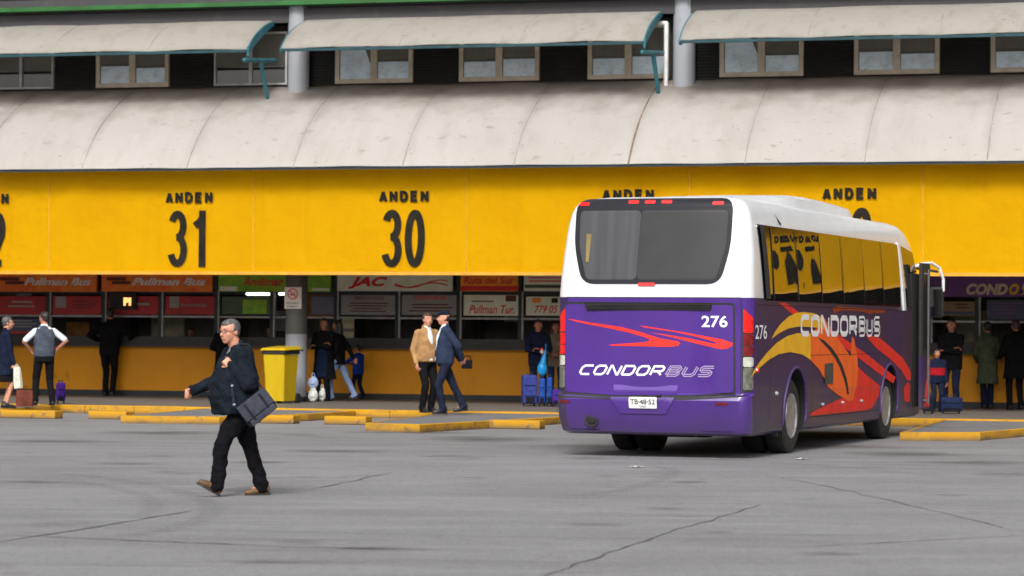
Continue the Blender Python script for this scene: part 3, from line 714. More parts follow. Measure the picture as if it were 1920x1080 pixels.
def board(name, px, t, mt, lab, cat, group=None, th=.05, marks=()):
    x0, y0, x1, y1 = px; ym = (y0 + y1) / 2; xm = (x0 + x1) / 2
    s0 = fac(x0, ym, t)[0]; s1 = fac(x1, ym, t)[0]; z1 = fac(xm, y0, t)[1]; z0 = fac(xm, y1, t)[1]
    T = empty(name, FM @ Matrix.Translation((s0, -t, z0)), lab, cat, group)
    obj('panel', bbox(0, s1 - s0, 0, th, 0, z1 - z0, .008, 1), mt, T)
    for mk in marks:
        kind, bx, mm = mk[0], mk[1], mk[2]
        a = fac(bx[0], ym, t)[0] - s0; b = fac(bx[2], ym, t)[0] - s0; d = fac(xm, bx[1], t)[1] - z0; c = fac(xm, bx[3], t)[1] - z0
        if kind == 'rect':
            bm = bmesh.new(); bm.faces.new([bm.verts.new(q) for q in ((a, -.003, c), (b, -.003, c), (b, -.003, d), (a, -.003, d))]); obj('printed_area', bm, mm, T)
        elif kind == 'text':
            bm = text_mesh(mk[3], (a, c, b, d), bold=mk[4] if len(mk) > 4 else .02, shear=mk[5] if len(mk) > 5 else 0)
            obj('lettering', xz(bm, -.008), mm, T)
        elif kind == 'lines':
            bm = bmesh.new(); n = mk[3]
            for i in range(n):
                zz = c + (d - c) * (i + .5) / n; hh = (d - c) / n * .2
                w0 = a + (b - a) * random.uniform(0, .15); w1 = b - (b - a) * random.uniform(0, .25)
                bm.faces.new([bm.verts.new(q) for q in ((w0, -.006, zz - hh), (w1, -.006, zz - hh), (w1, -.006, zz + hh), (w0, -.006, zz + hh))])
            obj('small_print', bm, mm, T)
        elif kind == 'wave':
            bm = bmesh.new()
            for q in range(2):
                pts = [(a + (b - a) * i / 20, c + (d - c) * (.5 - .35 * math.sin(i / 20 * 5.5 + q * .5) * (1 - .2 * q) - (.25 if q else 0) * i / 20)) for i in range(21)]
                stroke(bm, pts, .022)
            obj('printed_wave', xz(bm, -.006), mm, T)
    return T
TS = TC + .08
def coach_logo(x0): return [('rect', (x0, 520, x0 + 36, 526), M_dkr), ('rect', (x0 + 10, 527, x0 + 45, 533), M_dkr)]
board('sign_board', (-60, 513, 181, 547), TS, M_sor, 'orange sign reading Pullman Bus at the left edge', 'sign', 'company signs over the counters', .09,
      coach_logo(0) + [('text', (46, 521, 172, 535), M_wht, 'Pullman Bus', .03, .35)])
board('sign_board', (190, 513, 398, 547), TS, M_sor, 'orange sign reading Pullman Bus left of the green sign', 'sign', 'company signs over the counters', .09,
      coach_logo(200) + [('text', (248, 521, 386, 535), M_wht, 'Pullman Bus', .03, .35)])
board('sign_board', (409, 515, 620, 547), TS, M_sgr, 'green sign partly hidden by the round pillar', 'sign', 'company signs over the counters', .09,
      [('rect', (412, 537, 445, 546), M_scr), ('text', (455, 520, 532, 536), M_red, 'Andimar', .02, .3), ('rect', (585, 540, 618, 545), M_scr)])
board('sign_board', (632, 513, 848, 546), TS, M_scr, 'cream sign with JAC in red letters', 'sign', 'company signs over the counters', .09,
      [('text', (653, 519, 727, 542), M_red, 'JAC', .05, .35), ('wave', (740, 522, 840, 542), M_red)])
board('sign_board', (863, 513, 971, 546), TS, M_sye, 'amber sign with red lettering right of the JAC sign', 'sign', 'company signs over the counters', .09,
      [('rect', (864, 536, 970, 545), M_red), ('text', (870, 519, 964, 532), M_red, 'Ruta del Sur', .02, .15)])
board('sign_board', (982, 514, 1085, 546), TS, M_scr, 'cream sign with faint red print beside the bus', 'sign', 'company signs over the counters', .09,
      [('lines', (990, 518, 1078, 530), M_red, 2), ('rect', (984, 534, 1083, 540), M_pgn)])
board('sign_board', (1745, 517, 2030, 557), TS, M_spu, 'purple sign reading CONDOR BUS at the right edge', 'sign', 'company signs over the counters', .09,
      [('text', (1812, 532, 1890, 553), mat('print_cream', rgb(205, 190, 165), .5), 'COND', .05, .25), ('text', (1892, 532, 1911, 553), M_yel, 'O', .05, .25), ('text', (1913, 532, 1932, 553), mat('print_cream', rgb(205, 190, 165), .5), 'R', .05, .25), ('text', (1940, 532, 1995, 553), M_wht, 'BUS', .05, .25)])
G2 = 'posters in the row above the counter windows'
TP = TC + .03
board('poster', (-60, 555, 86, 590), TP, M_pred, 'red poster above the blue notice at the left edge', 'poster', G2, .02, [('lines', (15, 562, 75, 578), M_pgr, 2)])
board('poster', (99, 555, 190, 590), TP, M_pred, 'red poster with white box above the man in the waistcoat', 'poster', G2, .02, [('rect', (104, 556, 124, 577), M_pgr), ('lines', (130, 562, 180, 580), M_dkr, 3)])
board('poster', (203, 555, 297, 590), TP, M_pred, 'red poster behind the lit orange display', 'poster', G2, .02, [('lines', (250, 565, 290, 575), M_pgr, 1)])
board('poster', (310, 555, 402, 590), TP, M_pred, 'red poster with white box left of the walking man', 'poster', G2, .02, [('rect', (318, 556, 336, 577), M_pgr), ('text', (340, 568, 388, 575), M_pgr, 'Encomiendas', .01)])
board('poster', (416, 556, 508, 590), TP, M_pgn, 'dull green poster beneath the green sign', 'poster', G2, .02, [('rect', (455, 562, 500, 588), M_sgr)])
board('poster', (583, 555, 628, 590), TP, M_plil, 'lilac grey poster above the dark haired woman', 'poster', G2, .02, [])
board('poster', (639, 553, 742, 591), TP, M_pgr, 'grey poster with fine red print under the JAC letters', 'poster', G2, .02, [('text', (665, 556, 720, 562), M_dkr, 'SERVICIOS', .01), ('lines', (650, 566, 735, 586), M_dkr, 4)])
board('poster', (753, 553, 858, 591), TP, M_pgr, 'grey poster with a red heading above the two talking men', 'poster', G2, .02, [('text', (778, 555, 835, 562), M_red, 'DESTINOS', .01), ('lines', (765, 568, 850, 586), M_dkr, 3)])
board('poster', (869, 553, 974, 592), TP, M_scr, 'pale poster with Pullman Tur in red script', 'poster', G2, .02, [('text', (880, 572, 965, 588), M_red, 'Pullman Tur.', .015, .3), ('rect', (948, 554, 968, 565), M_dkr), ('lines', (884, 562, 930, 568), M_grey, 1)])
board('poster', (986, 556, 1082, 592), TP, M_scr, 'pale poster with a red telephone number beside the bus', 'poster', G2, .02, [('text', (1002, 573, 1066, 587), M_red, '779 05 29', .015, .3), ('rect', (998, 559, 1014, 568), M_sye), ('rect', (1034, 559, 1046, 568), M_black)])
board('poster', (1752, 565, 1828, 592), TP, M_pbg, 'brownish poster right of the bus mirror', 'poster', G2, .02, [('rect', (1756, 584, 1826, 590), M_pbl), ('lines', (1790, 568, 1822, 580), M_dkr, 2)])
board('poster', (1850, 562, 1945, 600), TP, M_pbl, 'dark blue poster above the woman in the olive coat', 'poster', G2, .02, [('lines', (1860, 566, 1920, 590), M_spu, 4)])
board('notice', (15, 597, 82, 626), TP, M_pbl, 'blue grey timetable notice behind the grey haired woman', 'notice', None, .02, [('lines', (18, 599, 72, 615), M_pgr, 3), ('rect', (15, 621, 82, 626), M_pred)])
board('notice', (641, 596, 664, 634), TP, M_pcr, 'small cream notice on the glass right of the dark haired woman', 'notice', None, .02, [('lines', (643, 599, 662, 606), M_grey, 2), ('rect', (642, 616, 663, 622), M_grey)])
# no smoking notice on the pillar
ns_ = board('no_smoking_sign', (533, 538, 565, 579), 2.47, M_white, 'white notice with a red crossed circle on the round pillar', 'sign', None, .03,
      [('text', (537, 567, 561, 570), M_grey, 'PROHIBIDO', .02), ('text', (539, 573, 559, 576), M_grey, 'FUMAR', .02)])
s0_ = fac(533, 558, 2.47)[0]; z0_ = fac(549, 579, 2.47)[1]
cx_ = fac(549, 551, 2.47)[0] - s0_; cz_ = fac(549, 551, 2.47)[1] - z0_
bm = bmesh.new(); stroke(bm, [(cx_ + .1 * math.cos(a * .2618), cz_ + .1 * math.sin(a * .2618)) for a in range(24)], .022, True)
stroke(bm, [(cx_ - .07, cz_ + .07), (cx_ + .07, cz_ - .07)], .018); obj('red_circle', xz(bm, -.008), M_red, ns_)
bm = bmesh.new(); stroke(bm, [(cx_ - .06, cz_ - .015), (cx_ + .05, cz_ - .015)], .02); stroke(bm, [(cx_ + .045, cz_), (cx_ + .03, cz_ + .03), (cx_ + .05, cz_ + .05)], .008); obj('cigarette_mark', xz(bm, -.006), M_black, ns_)
# LED display, tube lamps
ld = board('led_display', (205, 548, 255, 580), TC - .0 + .12, M_black, 'small black hanging display showing PI in lit orange letters', 'display', None, .05,
      [('text', (232, 558, 246, 573), M_led, 'PI', .06)])
for (xa, xb, yy, lab) in ((465, 516, 551, 'lit white fluorescent tube under the green sign'), (526, 560, 551, 'lit fluorescent tube end showing beside the pillar notice')):
    a, z_ = fac(xa, yy, -.52); b = fac(xb, yy, -.52)[0]
    L_ = empty('tube_lamp', FM @ Matrix.Translation((a, .52 - .05, z_)), lab, 'lamp', 'tube lamps in the green booth')
    bm = bmesh.new(); capsule(bm, (0, 0, 0), (b - a, 0, 0), .028, .028, 8); obj('tube', bm, M_lamp, L_, smooth=True)
    bm = bmesh.new(); box(bm, -.02, b - a + .02, -.03, .03, .04, .09); obj('lamp_body', bm, M_silver, L_)

# ================================================================== WASTE BIN
p = gnd(526, 756, .15); sb, tb = st(p)
BIN = empty('waste_bin', FM @ Matrix.Translation((sb, -tb, .15)) @ Matrix.Rotation(R(-10), 4, 'Z') @ Matrix.Diagonal((.86, .9, .97, 1)), 'large yellow waste bin with a hinged lid beside the pillar', 'waste bin')
M_bin = layered('yellow_bin_plastic', (.50, .34, .010), [((1, 1, .3), 3, .5, .7, (.42, .28, .01), .7), ((1, 1, 1), 14, .62, .72, (.2, .15, .03), .6)], rough=.4, bump=.1)
bm = bmesh.new(); n_ = 20
rws = []
for (z, hw, hd) in ((.05, .235, .26), (.5, .255, .28), (.92, .28, .31), (.98, .28, .31)):
    rws.append([bm.verts.new((x * hw, y * hd, z)) for x, y in ((-1, -.92), (-.92, -1), (.92, -1), (1, -.92), (1, .92), (.92, 1), (-.92, 1), (-1, .92))])
bm.faces.new(rws[0][::-1]); bm.faces.new(rws[-1])
for a, b in zip(rws, rws[1:]):
    for i in range(8): bm.faces.new((a[i], a[(i + 1) % 8], b[(i + 1) % 8], b[i]))
obj('bin_body', bm, M_bin, BIN, smooth=30)
bm = bbox(-.30, .30, -.33, .33, .985, 1.06, .015); obj('bin_rim', bm, M_black, BIN)
bm = bmesh.new()
v0 = [bm.verts.new(c) for c in ((-.33, -.36, 1.065), (.33, -.36, 1.065), (.33, .35, 1.09), (-.33, .35, 1.09))]
v1 = [bm.verts.new(c) for c in ((-.29, -.31, 1.11), (.29, -.31, 1.11), (.29, .33, 1.15), (-.29, .33, 1.15))]
bm.faces.new(v0[::-1]); bm.faces.new(v1)
for i in range(4): bm.faces.new((v0[i], v0[(i + 1) % 4], v1[(i + 1) % 4], v1[i]))
obj('bin_lid', bm, M_bin, BIN)
for sx in (-.24, .24):
    bm = bmesh.new(); lathe(bm, [(-.03, .09), (-.03, .1), (.03, .1), (.03, .09)], 'x', c=(sx, .33, .1), seg=20); obj('bin_wheel', bm, M_black, BIN)
bm = bmesh.new(); tube(bm, [(-.3, .42, 1.05), (-.3, .46, 1.07), (.3, .46, 1.07), (.3, .42, 1.05)], .015); obj('bin_handle', bm, M_black, BIN)
#PART2
# ================================================================== THE BUS
BH = math.atan((2915 - 960) / FPX); BC = Vector((1.785, 37.34, 0)); BL = 11.05; BW = 1.3
BX = Vector((math.cos(BH), -math.sin(BH), 0)); BY = Vector((math.sin(BH), math.cos(BH), 0))
BM = Matrix.Translation(BC) @ Matrix.Rotation(-BH, 4, 'Z')
def b_side(px, py):                        # point on the flat right side -> (y, z)
    d = ray(px, py); p0 = BC + BX * BW; k = (p0 - CC).dot(BX) / d.dot(BX); p = CC + d * k - BC
    return p.dot(BY), p.z
def b_rear(px, py, yy=0.03):               # point on the rear face -> (x, z)
    d = ray(px, py); p0 = BC + BY * yy; k = (p0 - CC).dot(BY) / d.dot(BY); p = CC + d * k - BC
    return p.dot(BX), p.z
#        z    halfw  rear  front
PB = [(.29, 1.21, .12, 10.95), (.33, 1.26, .04, 11.0), (.50, 1.285, -.04, 11.03), (.74, 1.29, -.085, 11.05), (.80, 1.295, -.065, 11.05), (.83, 1.30, .02, 11.05),
      (1.2, 1.30, .02, 11.05), (1.6, 1.30, .02, 11.02), (1.95, 1.30, .015, 10.97), (2.045, 1.30, .0, 10.95), (2.3, 1.288, .03, 10.85), (2.6, 1.268, .08, 10.68),
      (2.85, 1.245, .12, 10.5), (3.0, 1.225, .145, 10.38), (3.12, 1.195, .165, 10.24), (3.21, 1.155, .185, 10.1), (3.275, 1.10, .215, 9.95), (3.315, 1.02, .28, 9.7), (3.345, .82, .5, 9.4), (3.36, .40, .9, 9.0)]
def lerp_prof(z, k):
    if z <= PB[0][0]: return PB[0][k]
    for a, b in zip(PB, PB[1:]):
        if z <= b[0]: return a[k] + (b[k] - a[k]) * (z - a[0]) / (b[0] - a[0])
    return PB[-1][k]
RC = .15
def rear_y(x, z):
    wv = lerp_prof(z, 1); yr = lerp_prof(z, 2); ax = min(abs(x), wv); ex = wv - RC
    y = yr + .05 * (min(ax, ex) / ex) ** 2
    if ax > ex: y += RC * (1 - math.sqrt(max(0, 1 - ((ax - ex) / RC) ** 2)))
    return y
def side_x(z): return lerp_prof(z, 1)
bm = bmesh.new(); rr = []
RX = [-1 + 2 * i / 12 for i in range(13)]
for (z, wv, yr, yf) in PB:
    pts = []
    ex = wv - RC
    for a in RX: pts.append((a * ex, rear_y(a * ex, z)))
    for q in range(1, 7):
        a = R(15 * q); pts.append((ex + RC * math.sin(a), yr + .05 + RC * (1 - math.cos(a))))
    fr = .35; nseg = 40
    y0 = yr + .05 + RC; y1 = yf - fr
    for i in range(1, nseg): pts.append((wv, y0 + (y1 - y0) * i / nseg))
    for q in range(0, 7):
        a = R(15 * q); pts.append((wv - fr + fr * math.cos(a), yf - fr - .12 + fr * math.sin(a)))
    for a in (.5, 0, -.5): pts.append((a * (wv - fr), yf - .12 * abs(a) ** 2))
    for q in range(6, -1, -1):
        a = R(15 * q); pts.append((-(wv - fr + fr * math.cos(a)), yf - fr - .12 + fr * math.sin(a)))
    for i in range(nseg - 1, 0, -1): pts.append((-wv, y0 + (y1 - y0) * i / nseg))
    for q in range(6, 0, -1):
        a = R(15 * q); pts.append((-(ex + RC * math.sin(a)), yr + .05 + RC * (1 - math.cos(a))))
    rr.append([bm.verts.new((p[0], p[1], z)) for p in pts])
n_ = len(rr[0])
bm.faces.new(rr[0][::-1]); bm.faces.new(rr[-1]).material_index = 1
for j, (a, b) in enumerate(zip(rr, rr[1:])):
    for i in range(n_):
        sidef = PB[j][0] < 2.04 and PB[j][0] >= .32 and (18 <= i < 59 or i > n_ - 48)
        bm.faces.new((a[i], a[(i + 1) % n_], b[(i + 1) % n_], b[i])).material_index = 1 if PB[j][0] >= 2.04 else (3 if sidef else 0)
bmesh.ops.recalc_face_normals(bm, faces=bm.faces[:])
me = bpy.data.meshes.new('body'); bm.to_mesh(me); bm.free()
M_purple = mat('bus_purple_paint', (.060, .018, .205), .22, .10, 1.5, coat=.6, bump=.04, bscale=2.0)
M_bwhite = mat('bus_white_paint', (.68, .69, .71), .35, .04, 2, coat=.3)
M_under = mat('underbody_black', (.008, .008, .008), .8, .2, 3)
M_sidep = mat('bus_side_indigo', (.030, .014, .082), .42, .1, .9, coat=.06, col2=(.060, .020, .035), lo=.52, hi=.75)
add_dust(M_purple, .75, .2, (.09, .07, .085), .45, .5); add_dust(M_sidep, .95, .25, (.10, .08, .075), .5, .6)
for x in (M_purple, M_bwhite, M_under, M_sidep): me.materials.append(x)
AX = []                                    # axle positions along the bus
for px in (1492, 1668): AX.append(b_side(px, 780)[0])
AX[0] -= .0
def boolcut(me, cutters):
    o = bpy.data.objects.new('t', me); COL.objects.link(o)
    cs = []
    for cbm in cutters:
        cm = bpy.data.meshes.new('c'); bmesh.ops.recalc_face_normals(cbm, faces=cbm.faces[:]); cbm.to_mesh(cm); cbm.free(); cm.materials.append(M_under)
        co = bpy.data.objects.new('c', cm); COL.objects.link(co); cs.append(co)
        md = o.modifiers.new('b', 'BOOLEAN'); md.operation = 'DIFFERENCE'; md.object = co; md.solver = 'EXACT'
        try: md.material_mode = 'TRANSFER'
        except Exception: pass
    dg = bpy.context.evaluated_depsgraph_get(); out = bpy.data.meshes.new_from_object(o.evaluated_get(dg))
    bpy.data.objects.remove(o)
    for c in cs: bpy.data.objects.remove(c)
    return out
cut = []
WR = .50
for ay in AX:
    for sx in (-1, 1):
        c = bmesh.new(); lathe(c, [(sx * .72, .60), (sx * 1.6, .60)], 'x', c=(0, ay, WR + .03), seg=40); box(c, min(sx * .72, sx * 1.6), max(sx * .72, sx * 1.6), ay - .55, ay + .55, .1, .42); 
        c2 = bmesh.new(); lathe(c2, [(sx * .72, .60), (sx * 1.6, .60)], 'x', c=(0, ay, WR + .03), seg=40); c.free(); cut.append(c2)
me = boolcut(me, cut)
for p in me.polygons: p.use_smooth = True
me.set_sharp_from_angle(angle=R(28))
bus = empty('coach_bus', BM, 'purple and white coach bus parked with its rear towards us, wing pattern on the side', 'bus')
put('body', me, bus)

FD = {'map_rear': (0, -1, 0), 'map_side': (1, 0, 0), 'map_left': (-1, 0, 0), 'map_front': (0, 1, 0)}
def patch(name, polys, mapping, mt, off, xs=(), zs=(), rim=.0, parent=None, keep=None, smooth=True):
    """flat polygons (a,b) cut along grid lines and wrapped on the body surface"""
    bm = bmesh.new()
    for pl in polys:
        pl = [Vector((p[0], p[1], 0)) for p in pl]
        vs = [bm.verts.new(p) for p in pl]
        for t in geometry.tessellate_polygon([pl]):
            try: bm.faces.new([vs[i] for i in t])
            except ValueError: pass
    wrap(bm, mapping, off, xs, zs, rim)
    return obj(name, bm, mt, parent or bus, smooth=40 if smooth else None, face=FD[mapping.__name__])
def wrap(bm, mapping, off, xs=(), zs=(), rim=0):
    for xv in xs: bmesh.ops.bisect_plane(bm, geom=bm.verts[:] + bm.edges[:] + bm.faces[:], plane_co=(xv, 0, 0), plane_no=(1, 0, 0))
    for zv in zs: bmesh.ops.bisect_plane(bm, geom=bm.verts[:] + bm.edges[:] + bm.faces[:], plane_co=(0, zv, 0), plane_no=(0, 1, 0))
    bmesh.ops.remove_doubles(bm, verts=bm.verts[:], dist=1e-5)
    if rim:
        be = [e for e in bm.edges if len(e.link_faces) == 1]
        r = bmesh.ops.extrude_edge_only(bm, edges=be); inner = {v for v in r['geom'] if isinstance(v, bmesh.types.BMVert)}
    else: inner = set()
    for v in bm.verts: v.co = mapping(v.co.x, v.co.y, -.004 if v in inner else off)
def map_rear(x, z, o): return Vector((x, rear_y(x, z) - o, z + (o * .6 if z > 3.2 else 0)))
def map_side(y, z, o): return Vector((side_x(z) + o, y, z))
def map_left(y, z, o): return Vector((-side_x(z) - o, y, z))
ZS = [p[0] for p in PB[1:-1]]; XS = [i * .12 for i in range(-10, 11)] + [-1.17, 1.17, -1.22, 1.22, -1.26, 1.26]
def rp(pts, sx=1, ox=0, sy=1, oy=0): return [b_rear(ox + x / sx, oy + y / sy) for x, y in pts]
def roundpoly(P, r, n=5):
    out = []; N_ = len(P)
    for i in range(N_):
        a, b, c = Vector(P[i - 1]), Vector(P[i]), Vector(P[(i + 1) % N_]); d1 = (a - b).normalized(); d2 = (c - b).normalized()
        rr_ = min(r, (a - b).length * .45, (c - b).length * .45); p1 = b + d1 * rr_; p2 = b + d2 * rr_
        for k in range(n + 1):
            t = k / n; out.append(tuple((p1 * (1 - t) ** 2) + (b * 2 * t * (1 - t)) + (p2 * t * t)))
    return out
M_bglass = mat('tinted_glass', (.022, .022, .028), .2, .1, 1, ior=1.35, spec=.3)
M_sglass = mat('side_glass', (.010, .010, .010), .015, .1, 1, ior=2.1, spec=1.0)
M_rubber = mat('rubber', (.018, .018, .018), .75, .3, 8)
M_bred = mat('bus_red', (.78, .016, .01), .55, .08, 3, coat=.05)
M_borange = mat('bus_orange', (.95, .13, .008), .55, .10, 3, coat=.05)
M_byellow = mat('bus_yellow', (.90, .48, .012), .5, .08, 3, coat=.05)
M_blil = mat('bus_lilac_letter', (.36, .28, .48), .4, .05, 3)
M_bwl = mat('bus_white_letter', (.90, .90, .92), .4, .05, 3)
M_lred = mat('red_lens', (.75, .008, .006), .15, .1, 12, coat=.6)
M_lredd = mat('dark_red_lens', (.16, .006, .008), .15, .2, 12, coat=.6)
M_lwht = mat('clear_lens', (.48, .48, .42), .15, .2, 12, coat=.6)
M_lgry = mat('smoked_lens', (.13, .135, .11), .2, .3, 14, coat=.6)
M_curt = mat('curtain_grey', (.20, .20, .20), .8, .25, 1.0, stretch=(22, 1, .3))
# rear window
rw = roundpoly([(-1.10, 3.312), (1.0, 3.312), (.995, 2.7), (.88, 2.215), (-.96, 2.215), (-1.09, 2.7)], .17)
WZ = lambda z: z
patch('rear_window', [rw], map_rear, M_bglass, .010, XS, ZS, .01)
cu = roundpoly([(-1.035, 3.16), (-.20, 3.16), (-.22, 2.27), (-.90, 2.27), (-1.02, 2.7)], .07)
M_curtg = mat('curtain_seen_through_glass', (.064, .066, .072), .3, .16, 1.0, stretch=(9, 1, .4), spec=.2)
patch('rear_curtain', [cu], map_rear, M_curtg, .0125, XS, ZS)
fr_ = roundpoly([(-.99, 3.06), (.97, 3.06), (.93, 2.6), (.80, 2.29), (-.16, 2.29), (-.16, 3.06)], .03)
M_bgl2 = mat('rear_glass_inner', (.040, .040, .042), .3, .10, 1.6, spec=.2)
fr2 = roundpoly([(-.195, 3.16), (.945, 3.16), (.935, 2.7), (.82, 2.27), (-.215, 2.27)], .07)
patch('inner_pane', [fr2], map_rear, M_bgl2, .0125, XS, ZS)
# purple boundary strip dips at the middle: white skirt under the window is body white; engine lid
lid_g = rp([(1056, 566), (1377, 568), (1378, 741), (1290, 746), (1150, 745), (1055, 738)])
patch('lid_gap', [roundpoly(lid_g, .05)], map_rear, M_rubber, .004, XS, ZS)
lid = rp([(1059, 570), (1374, 572), (1375, 736), (1290, 741), (1150, 740), (1058, 734)])
patch('engine_lid', [roundpoly(lid, .05)], map_rear, M_purple, .016, XS, ZS, .01)
OL = .019
gr = rp([(190, 35), (1490, 45), (1480, 120), (230, 120), (205, 95)], 5.4, 1060, 5.4, 560)
g_ = patch('grille_slot', [gr], map_rear, M_under, OL, XS, ZS)
bm = bmesh.new()
for k in range(4):
    zc = b_rear(1215, 571 + k * 2.9)[1]; x0 = b_rear(1100, 575)[0]; x1 = b_rear(1333, 575)[0]
    box(bm, x0, x1, -.014, .0, zc - .005, zc + .003)
obj('grille_slat', bm, M_rubber, g_)
c5 = lambda L: rp(L, 5.4, 1060, 5.4, 560)
patch('rear_stripe', [c5([(15, 205), (60, 208), (240, 240), (560, 285), (760, 335), (960, 400), (1140, 430), (1172, 450), (1150, 475), (1060, 490), (800, 482), (480, 478), (440, 466), (640, 452), (800, 440), (860, 425), (850, 405), (800, 388), (640, 340), (420, 295), (240, 262), (90, 228)])], map_rear, M_bred, OL, XS, ZS)
patch('rear_stripe', [c5([(760, 272), (860, 285), (1240, 345), (1600, 415), (1695, 450), (1690, 475), (1640, 505), (1570, 512), (1330, 455), (1100, 395), (860, 340), (1100, 375), (1300, 410), (1500, 455), (1545, 455), (1520, 440), (1330, 385), (1100, 335), (800, 290)])], map_rear, M_bred, OL, XS, ZS)
def rear_word(wbm, mt, name='lettering'):
    wrap(wbm, map_rear, OL + .001, XS, ZS); return obj(name, wbm, mt, bus, smooth='keep')
a = b_rear(1088, 703); b = b_rear(1246, 685)
rear_word(wordmark('CONDOR', a[0], a[1], b[0], b[1] - .0, .026, .45), M_bwl)
a = b_rear(1252, 706); b = b_rear(1337, 686)
rear_word(wordmark('BUS', a[0], a[1], b[0], b[1], .036, .45, True), M_blil)
a = b_rear(1316, 613.5); b = b_rear(1364, 592)
rear_word(text_mesh('276', (a[0], a[1], b[0], b[1]), bold=.018), M_bwl)
# ridge under the lettering, its highlight put in as a lighter purple
bm = bmesh.new(); a = b_rear(1155, 733); b = b_rear(1268, 724)
for (x, z, y) in (): pass
v = [bm.verts.new((a[0], rear_y(a[0], a[1]) - .017, a[1] - .015)), bm.verts.new((b[0], rear_y(b[0], a[1]) - .017, a[1] - .015)), bm.verts.new((b[0] + .02, rear_y(b[0], a[1]) - .028, a[1] + .015)), bm.verts.new((a[0] - .02, rear_y(a[0], a[1]) - .028, a[1] + .015)),
     bm.verts.new((b[0] + .03, rear_y(b[0], b[1]) - .018, b[1] + .01)), bm.verts.new((a[0] - .03, rear_y(a[0], b[1]) - .018, b[1] + .01))]
for f in ((0, 1, 2, 3), (3, 2, 4, 5), (0, 3, 5), (1, 4, 2)): bm.faces.new([v[i] for i in f])
obj('lid_ridge', bm, mat('ridge_highlight_purple', (.11, .05, .30), .6, .05, 2), bus)
# lights
def lens(px, mt, name='tail_light', off=.02):
    return patch(name, [roundpoly(rp(px), .03)], map_rear, mt, off, XS, ZS, .01)
def lens_x(x0, x1, z0, z1, mt, name, off=.014, r=.03, sk=0):
    return patch(name, [roundpoly([(x0, z1 + 0), (x1, z1 + sk), (x1, z0 + sk), (x0, z0)], r)], map_rear, mt, off, XS, ZS, .01)
for sg in (-1, 1):
    A_, B_ = (1.185, 1.292)
    q = lambda z0, z1, m_, nm, top=0: patch(nm, [roundpoly([(sg * A_, z1), (sg * B_, z1 - top), (sg * B_, z0), (sg * A_, z0)], .025)], map_rear, m_, .014, XS, ZS, .01)
    T_ = patch('tail_light', [roundpoly([(sg * 1.17, 1.93), (sg * 1.296, 1.78), (sg * 1.296, .86), (sg * 1.17, .84)], .03)], map_rear, M_rubber, .006, XS, ZS, .008)
    for (z0, z1, m_, nm, tp) in ((1.60, 1.91, M_lred, 'red_lens', .12), (1.44, 1.585, M_lredd if sg > 0 else M_lred, 'red_lens', 0), (1.31, 1.43, M_lredd if sg > 0 else M_lred, 'red_lens', 0), (1.17, 1.295, M_lwht, 'clear_lens', 0), (.88, 1.16, M_lgry, 'smoked_lens', 0)):
        o = q(z0, z1, m_, nm, tp); o.parent = T_
for px in ((1086, 376, 1106, 383), (1180, 370, 1200, 377), (1211, 370, 1231, 377), (1242, 370, 1262, 377), (1337, 375, 1358, 382)):
    x0, zt_ = b_rear(px[0], px[1], .24); x1, zb_ = b_rear(px[2], px[3], .24); zt_ = 3.285 - (.02 if px[0] in (1086, 1337) else 0); zb_ = zt_ - .045
    patch('marker_light', [roundpoly([(x0, zt_), (x1, zt_), (x1, zb_), (x0, zb_)], .02)], map_rear, M_lred, .014, XS, ZS, .01)
x0, zt_ = b_rear(1197, 530); x1, zb_ = b_rear(1229, 536)
lens_x(x0, x1, zb_, zt_, M_lred, 'brake_lamp', .02, .02)
for c in ((1047, 750, 1070, 755), (1343, 755, 1367, 760)):
    x0, zt_ = b_rear(c[0], c[1], 0); x1, zb_ = b_rear(c[2], c[3], 0); lens_x(max(x0, -1.24), x1, zb_, zt_, M_lredd, 'reflector', .01, .02)
# bumper: recess with the number plate, top lip highlights come from the profile
x0, z1_ = b_rear(1160, 741, -.03); x1, z0_ = b_rear(1250, 775, -.03)
patch('plate_recess', [[(x0 - .10, .775), (x1 + .12, .775), (x1, z0_ - .01), (x0 + .02, z0_ - .01)]], map_rear, M_purple, .018, XS, ZS, .02)
x0, z1_ = b_rear(1181, 744, -.06); x1, z0_ = b_rear(1233, 766, -.06)
pl_ = patch('number_plate', [roundpoly([(x0, z1_), (x1, z1_), (x1, z0_), (x0, z0_)], .015)], map_rear, mat('plate_white', (.72, .72, .70), .4, .08, 9), .034, XS, ZS, .016)
bm = text_mesh('TB·48·52', (x0 + .02, z0_ + .05, x1 - .02, z1_ - .025), bold=.03); wrap(bm, map_rear, .0365, XS, ZS); obj('plate_lettering', bm, M_grey, pl_, smooth='keep')
bm = text_mesh('CHILE', (x0 + .14, z0_ + .012, x1 - .14, z0_ + .035), bold=.02); wrap(bm, map_rear, .0365, XS, ZS); obj('plate_lettering', bm, M_grey, pl_, smooth='keep')
# bumper seam line and corner seams
patch('bumper_seam', [rp([(1047, 741), (1150, 745.5), (1290, 746.5), (1396, 741), (1396, 744), (1290, 749.5), (1150, 748.5), (1047, 744)])], map_rear, M_rubber, .005, XS, ZS)
# exhaust
ex, ez = b_rear(1108, 788, -.04)
bm = bmesh.new(); lathe(bm, [(0, .085), (-.02, .09), (-.02, .068), (.12, .06)], 'z', seg=24)
o = obj('exhaust_pipe', bm, M_rubber, bus, smooth=40); 
for v in o.data.vertices: v.co = Vector((v.co.x + ex, v.co.z + rear_y(ex, ez) - .0, -v.co.y * .85 + ez))
bm = bmesh.new(); ellipsoid(bm, (0, 0, 0), .063, .063, .01)
o = obj('exhaust_hole', bm, M_under, bus)
for v in o.data.vertices: v.co = Vector((v.co.x + ex, v.co.z + rear_y(ex, ez) - .019, v.co.y * .85 + ez))
